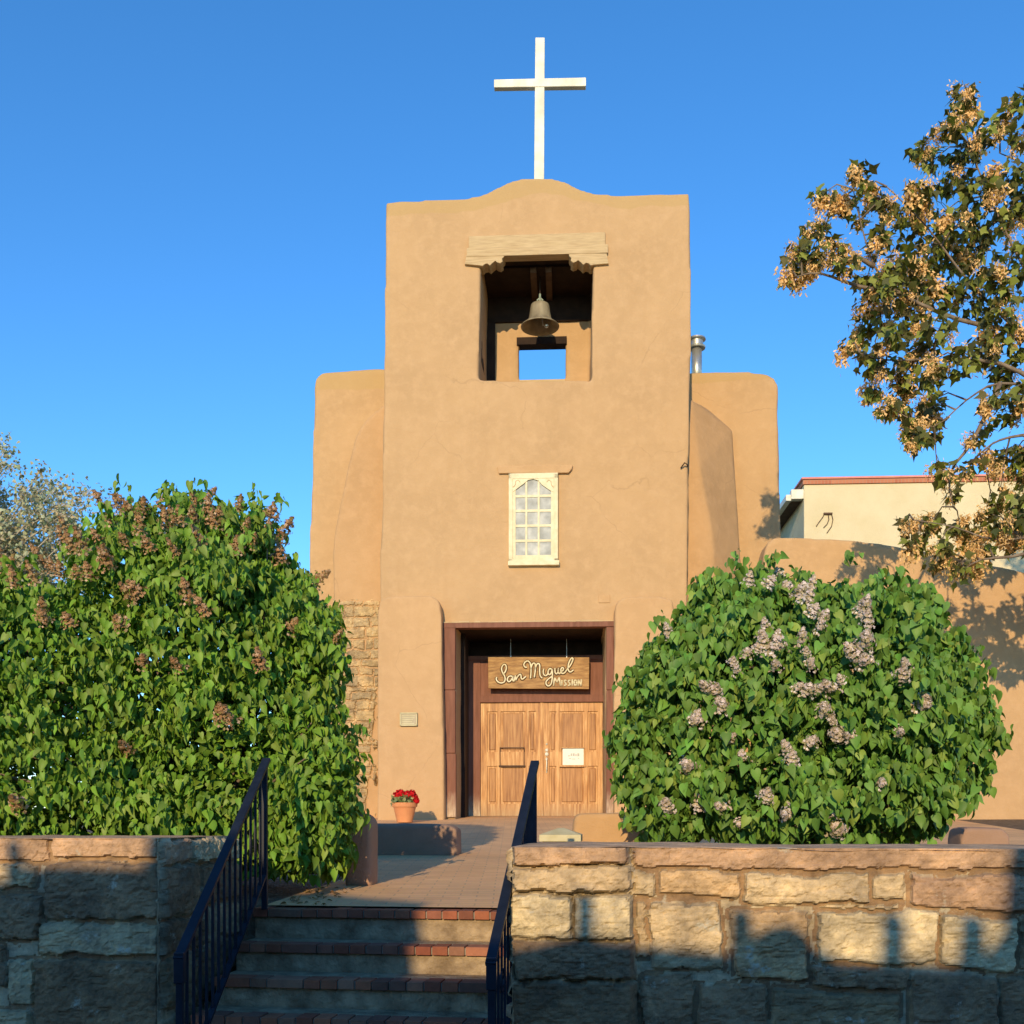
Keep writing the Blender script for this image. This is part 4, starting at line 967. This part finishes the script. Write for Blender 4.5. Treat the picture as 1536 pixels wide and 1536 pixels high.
# ------------------------------------------------------------------ tree at the upper right
TB = Vector((11.3, 14.7, ZT+.35))
tr = empty('maple_tree', TB, 'large tree with drooping tan seed clusters reaching in from the right', 'tree')
limbs = [
 [(1960,1230,12.5),(1930,900,12.4),(1850,720,12.3),(1740,600,12.2)],
 [(1740,600,12.2),(1640,520,12.1),(1560,440,12.0),(1500,330,12.0),(1455,220,11.9),(1440,150,11.9)],
 [(1640,520,12.1),(1540,500,11.9),(1460,430,11.8),(1390,340,11.8),(1330,280,11.7)],
 [(1540,500,11.9),(1440,480,11.7),(1350,440,11.6),(1312,400,11.6),(1290,330,11.6),(1280,285,11.6)],
 [(1350,440,11.6),(1290,430,11.6),(1230,410,11.5),(1195,415,11.5)],
 [(1312,400,11.6),(1260,370,11.6),(1220,350,11.6)],
 [(1850,720,12.3),(1700,640,12.0),(1580,590,11.8),(1500,575,11.7),(1450,600,11.7),(1400,640,11.7),(1350,620,11.7)],
 [(1580,590,11.8),(1500,545,11.7),(1400,540,11.6),(1330,540,11.6),(1290,530,11.6)],
 [(1700,640,12.0),(1560,650,11.6),(1500,660,11.5),(1470,680,11.5)],
 [(1850,720,12.3),(1720,740,11.8),(1600,790,11.5),(1500,810,11.4),(1430,790,11.3),(1370,780,11.3)],
 [(1600,790,11.5),(1540,830,11.4),(1470,840,11.4),(1440,860,11.4)],
 [(1850,720,12.3),(1780,500,12.5),(1700,300,12.6),(1600,180,12.5),(1530,150,12.4)],
 [(1740,600,12.2),(1660,400,12.6),(1570,270,12.6),(1500,230,12.6)],
 [(1500,575,11.7),(1460,660,11.5),(1425,710,11.4),(1430,760,11.4)],
 [(1930,900,12.4),(1990,600,12.8),(2050,300,12.8)],
]
tk = MB(); W_ = [[wp(p[0],p[1],p[2]+2.2)-TB for p in l] for l in limbs]
rad0 = [[.24,.18,.13,.09]] + [[max(.007, .036*(1-i/len(l))**1.4) for i in range(len(l))] for l in limbs[1:]]
tk.tube([Vector((0,0,-.6))]+W_[0], [.32]+rad0[0], 12); tk.build('trunk', m_bark, tr, smooth=True)
lm = MB()
for l, r0 in zip(W_[1:], rad0[1:]): lm.tube(smoothp([tuple(p) for p in l], 3), np.interp(np.linspace(0, len(l)-1, (len(l)-1)*3+1), range(len(l)), r0).tolist(), 7)
allp = []
for l in W_[1:]: allp += [Vector(p) for p in smoothp([tuple(p) for p in l], 3)]
clumps = [(1388,640,30),(1370,655,24),(1513,690,30),(1551,758,40),(1590,700,42),(1614,790,46),(1655,760,46),(1610,850,44),(1640,915,40),(1690,830,48),(1700,720,48),(1580,640,36),(1575,820,36),(1440,150,22),(1455,175,20),(1420,195,18),(1400,240,24),(1380,220,14),(1450,225,26),(1480,200,18),(1500,180,18),(1530,150,20),(1536,200,28),(1430,270,28),(1380,290,24),(1470,290,30),(1510,260,26),
 (1292,262,18),(1235,290,18),(1300,285,14),(1262,310,16),(1312,300,16),(1330,310,16),(1290,330,12),(1215,340,16),(1200,365,16),(1190,385,14),(1185,420,14),(1230,340,14),(1225,385,22),(1250,375,18),(1270,395,18),(1215,395,18),(1205,400,16),(1310,370,16),(1320,350,14),(1350,320,18),(1365,340,22),(1340,360,16),
 (1400,330,30),(1440,340,32),(1490,340,32),(1530,310,30),(1390,380,28),(1370,400,24),(1340,400,22),(1420,390,30),(1320,430,24),(1300,420,20),(1345,440,26),(1380,440,28),(1420,440,28),(1300,460,22),(1320,480,24),(1290,500,22),(1275,520,16),(1300,540,22),(1340,500,26),(1370,480,26),(1410,490,26),(1330,550,22),(1355,570,18),(1310,590,16),(1330,610,18),(1350,620,18),(1380,530,26),(1400,560,22),(1440,540,26),(1480,520,28),(1500,560,24),(1370,635,18),(1365,645,12),(1400,600,18),(1350,590,20),(1390,615,14),
 (1480,400,30),(1520,430,30),(1500,480,28),(1530,520,28),(1470,460,26),(1450,380,26),(1536,380,30),(1490,600,20),(1510,620,18),(1530,590,24),(1470,650,14),(1460,660,10),(1405,700,14),(1420,715,16),(1440,705,14),(1430,740,12),(1470,690,12),(1490,690,12),(1500,740,12),(1530,680,20),(1536,720,14),
 (1360,785,16),(1380,800,20),(1375,815,16),(1400,780,16),(1410,820,18),(1440,790,18),(1470,800,20),(1450,820,16),(1500,790,20),(1520,810,20),(1480,830,16),(1440,845,16),(1460,850,14),(1480,770,16),(1530,780,20),(1400,845,12),(1420,840,14),(1435,865,12),(1490,760,14)]
for _ in range(95):
    clumps.append((random.uniform(1560, 2250), random.uniform(80, 820), random.uniform(24, 46)))
pts, ns_, seeds = [], [], []
for x, y, rpx in clumps:
    D = random.uniform(13.4, 14.6) if x < 1560 else random.uniform(13, 17); c = wp(x, y, D)-TB; rad = rpx/F*D*.92
    near = min(allp, key=lambda q: (q-c).length)
    mid = near.lerp(c, .55)+Vector((0,0,.10)); lm.tube([near, mid, c], [.014, .009, .004], 5, False)
    for k in range(int(3+rpx/9)):
        e = c+Vector(rdir(1)[0])*rad*.9; s = mid.lerp(c, random.uniform(.3,1)); lm.tube([s, s.lerp(e,.5)+Vector((0,0,.03)), e], [.005,.004,.002], 4, False)
        if len(seeds) < 400 and random.random() < .52: seeds.append(e-Vector((0,0,.02)))
    n = int(32*(rpx/20)**1.9); d = rdir(n)*rng.uniform(.25, 1.0, (n,1))**.6
    pts.append(np.array(c)[None]+d*np.array([rad*1.05, rad, rad*.9])[None]); ns_.append(d)
lm.build('branches', m_bark, tr, smooth=True)
pts = np.concatenate(pts); ns_ = np.concatenate(ns_); n = len(pts)
MAP_F = np.array([(0,1,4,3),(1,2,5,4),(0,6,7,1),(1,7,8,2)])
MAP = np.array([(0,0,0),(0,.55,-.04),(0,1.1,-.15),(-.20,.05,.03),(-.52,.42,.04),(-.18,.62,.0),(.20,.05,.03),(.52,.42,.04),(.18,.62,.0)])
leaves('leaves', pts, np.array([[0,0,-1.0]])*.8+ns_*.5+rng.normal(size=(n,3))*.55, ns_*.4+rng.normal(size=(n,3))*.7+np.array([[0,0,.7]]), rng.uniform(.08,.17,n),
       leafcol(n, (.095,.095,.025), .5, .38, (.24,.27,.05)), leaf_mat('maple_leaf', .2, .5, .3), tr, MAP, MAP_F)
def seed_mesh():
    n = 120; tm = np.array([(-.16,0,0),(.16,0,0),(.30,.9,0),(-.12,1.0,.05)]); tf = np.array([(0,1,2,3)])
    pos = rng.normal(size=(n,3))*np.array([.034,.034,.045]); c = np.array([(.84,.54,.24)])*rng.uniform(.7,1.15,(n,1))*np.array([[1,1,1]])
    o = leaves('seed_cluster', pos, rdir(n)+np.array([0,0,-.9]), rdir(n), rng.uniform(.028,.048,n), c, m_petal, None, tm, tf); me = o.data; bpy.data.objects.remove(o); return me
sm = [seed_mesh() for _ in range(3)]
vis = sorted(seeds, key=lambda p: (0 if (p+TB).x/(p+TB).y*F+CX < 1545 else 1, random.random()))
for k, p in enumerate(vis[:100]):
    f = bpy.data.objects.new('seed_cluster', sm[k % 3]); C.objects.link(f); f.parent = tr; f.location = p; f.rotation_euler = (random.uniform(-.3,.3), random.uniform(-.3,.3), random.uniform(0,6)); s = random.uniform(1.0,1.75); f.scale = (s,s,s)
# the remaining seed clusters, one stuff object
rest = vis[100:]
if rest:
    n = len(rest)*90; base = np.repeat(np.array([list(p) for p in rest]), 90, 0)+rng.normal(size=(n,3))*np.array([.042,.042,.055])
    tm = np.array([(-.16,0,0),(.16,0,0),(.30,.9,0),(-.12,1.0,.05)]); tf = np.array([(0,1,2,3)])
    o = leaves('seed_clusters', base, rdir(n)+np.array([0,0,-.9]), rdir(n), rng.uniform(.026,.045,n), np.array([(.78,.50,.22)])*rng.uniform(.7,1.3,(n,1)), m_petal, tr, tm, tf); o['kind'] = 'stuff'

# ------------------------------------------------------------------ pale tree far left
TL = Vector((-19.0, 32, 1.6)); tl = empty('pale_tree', TL, 'sparse pale green tree in the distance behind the left lilac', 'tree')
tk = MB(); tk.tube([(0,0,-.5),(.2,0,3),(.1,0,5.5),(.5,0,8)], [.35,.28,.2,.1], 10); tk.build('trunk', m_bark, tl, smooth=True)
lm = MB(); pts = []
for k in range(420):
    s = Vector((random.uniform(0,.3), 0, random.uniform(2.5, 7.5)))
    e = wp(random.uniform(-330, 145), random.uniform(645, 900), random.uniform(29, 35))-TL
    px_ = (e+TL).x/(e+TL).y*F+CX; py_ = HY-((e+TL).z-EYE)/(e+TL).y*F
    if px_ > 25 and py_ < 690 + (px_-25)*.35: continue
    m1 = s.lerp(e, .5)+Vector((0,0,.5)); lm.tube([s, m1, e], [.05,.025,.006], 5, False)
    for j in range(4):
        b0 = m1.lerp(e, random.uniform(.2,1)); b1 = b0+Vector(rdir(1)[0])*random.uniform(.25,.8); lm.tube([b0, b1], [.008,.004], 3, False)
        n = 34; tt = rng.random((n,1)); pts.append(np.array(b0)[None]*(1-tt)+np.array(b1)[None]*tt+rng.normal(size=(n,3))*.16)
lm.build('branches', simple('pale_bark', (.42,.36,.28), (.56,.50,.40), 8, .9, .3, .01, 40), tl)
pts = np.concatenate(pts); n = len(pts)
leaves('leaves', pts, rdir(n), rdir(n), rng.uniform(.06,.13,n), leafcol(n, (.34,.36,.22), .35, .25, (.42,.34,.20)), m_leaf, tl)

# ------------------------------------------------------------------ litter and small plants at the foot of the left lilac
st_ = MB(); gc = []
for k in range(70):
    u = random.uniform(UL+.15, UL+.55); v = random.uniform(.12, 1.0); p_ = FW.w(u, v, plaza_z(v)+.012)
    if random.random() < .5: gc.append(p_)
n = len(gc); gp = np.array([list(p_) for p_ in gc])
lt = leaves('fallen_leaves', gp, rdir(n)*np.array([1,1,.1]), np.array([[0,0,1.0]])+rng.normal(size=(n,3))*.2, rng.uniform(.02,.045,n), leafcol(n, (.28,.18,.09), .4, 0), m_petal, None); tag(lt, kind='stuff')

# ------------------------------------------------------------------ adobe house across the street whose parapet shades the steps
YC = -5.0
def back(x, y, v=VW):      # pixel on wall plane -> where its sun ray crosses y = YC
    u, z = FW.px(x, y, v); p = FW.w(u, v, z); k = (p.y-YC)/SUN.y
    q = p - Vector(SUN)*k; return q.x, q.z
def prof(seg): return [back(*q) for q in seg]
right = prof([(700,1440),(866,1408),(867,1342),(886,1342),(888,1412),(950,1418),(1092,1430),(1096,1364),(1120,1364),(1122,1410),(1150,1392),(1180,1386),(1205,1398),(1225,1422),(1262,1441),(1318,1446),(1321,1370),(1346,1370),(1348,1440),(1434,1446),(1437,1374),(1466,1374),(1470,1440),(1500,1400),(1512,1265)])
xr_end = right[-1][0]+2.6; zr_end = right[-1][1]+.10
st_step = [back(630, 1440, -.3)]
xl = back(222, 1300)[0]; zl = back(222, 1300)[1]
xs = back(632, 1380, 0)[0]
left = [(xl, back(200,1306)[1]), (xl+.02, back(240,1240)[1]), (xs-.9, back(240,1236)[1]+.02), (xs-.45, back(560,1345,0)[1]+.10), (xs-.05, back(600,1350,0)[1]+.05), (xs+.02, back(640,1460,-.5)[1])]
ll_ = [(xl-9, 3.6), (back(-60,1300)[0], back(-60,1320)[1]), (back(14,1300)[0], back(14,1322)[1]), (back(15,1262)[0], back(15,1258)[1]), (back(30,1262)[0], back(30,1258)[1]), (back(32,1300)[0], back(32,1300)[1]), (back(200,1300)[0], back(200,1303)[1])]
sil = [(xl-9, 0)] + ll_ + left + right + [(xr_end, zr_end), (xr_end+.05, 4.2), (xr_end+9, 4.2), (xr_end+9, 0)]
hr = empty('adobe_house', (0, YC, 0), 'flat roofed adobe house across the street behind the viewer', 'house')
mb = MB(); mb.prism(sil, -.14, 0); hp = mb.build('parapet', m_adobe, hr)
zmin = min(p_[1] for p_ in sil[1:-1])
mb = MB(); mb.box((xl-9, -8, 0), (xr_end+9, -.15, zmin-.4)); mb.build('wall', m_adobe, hr)
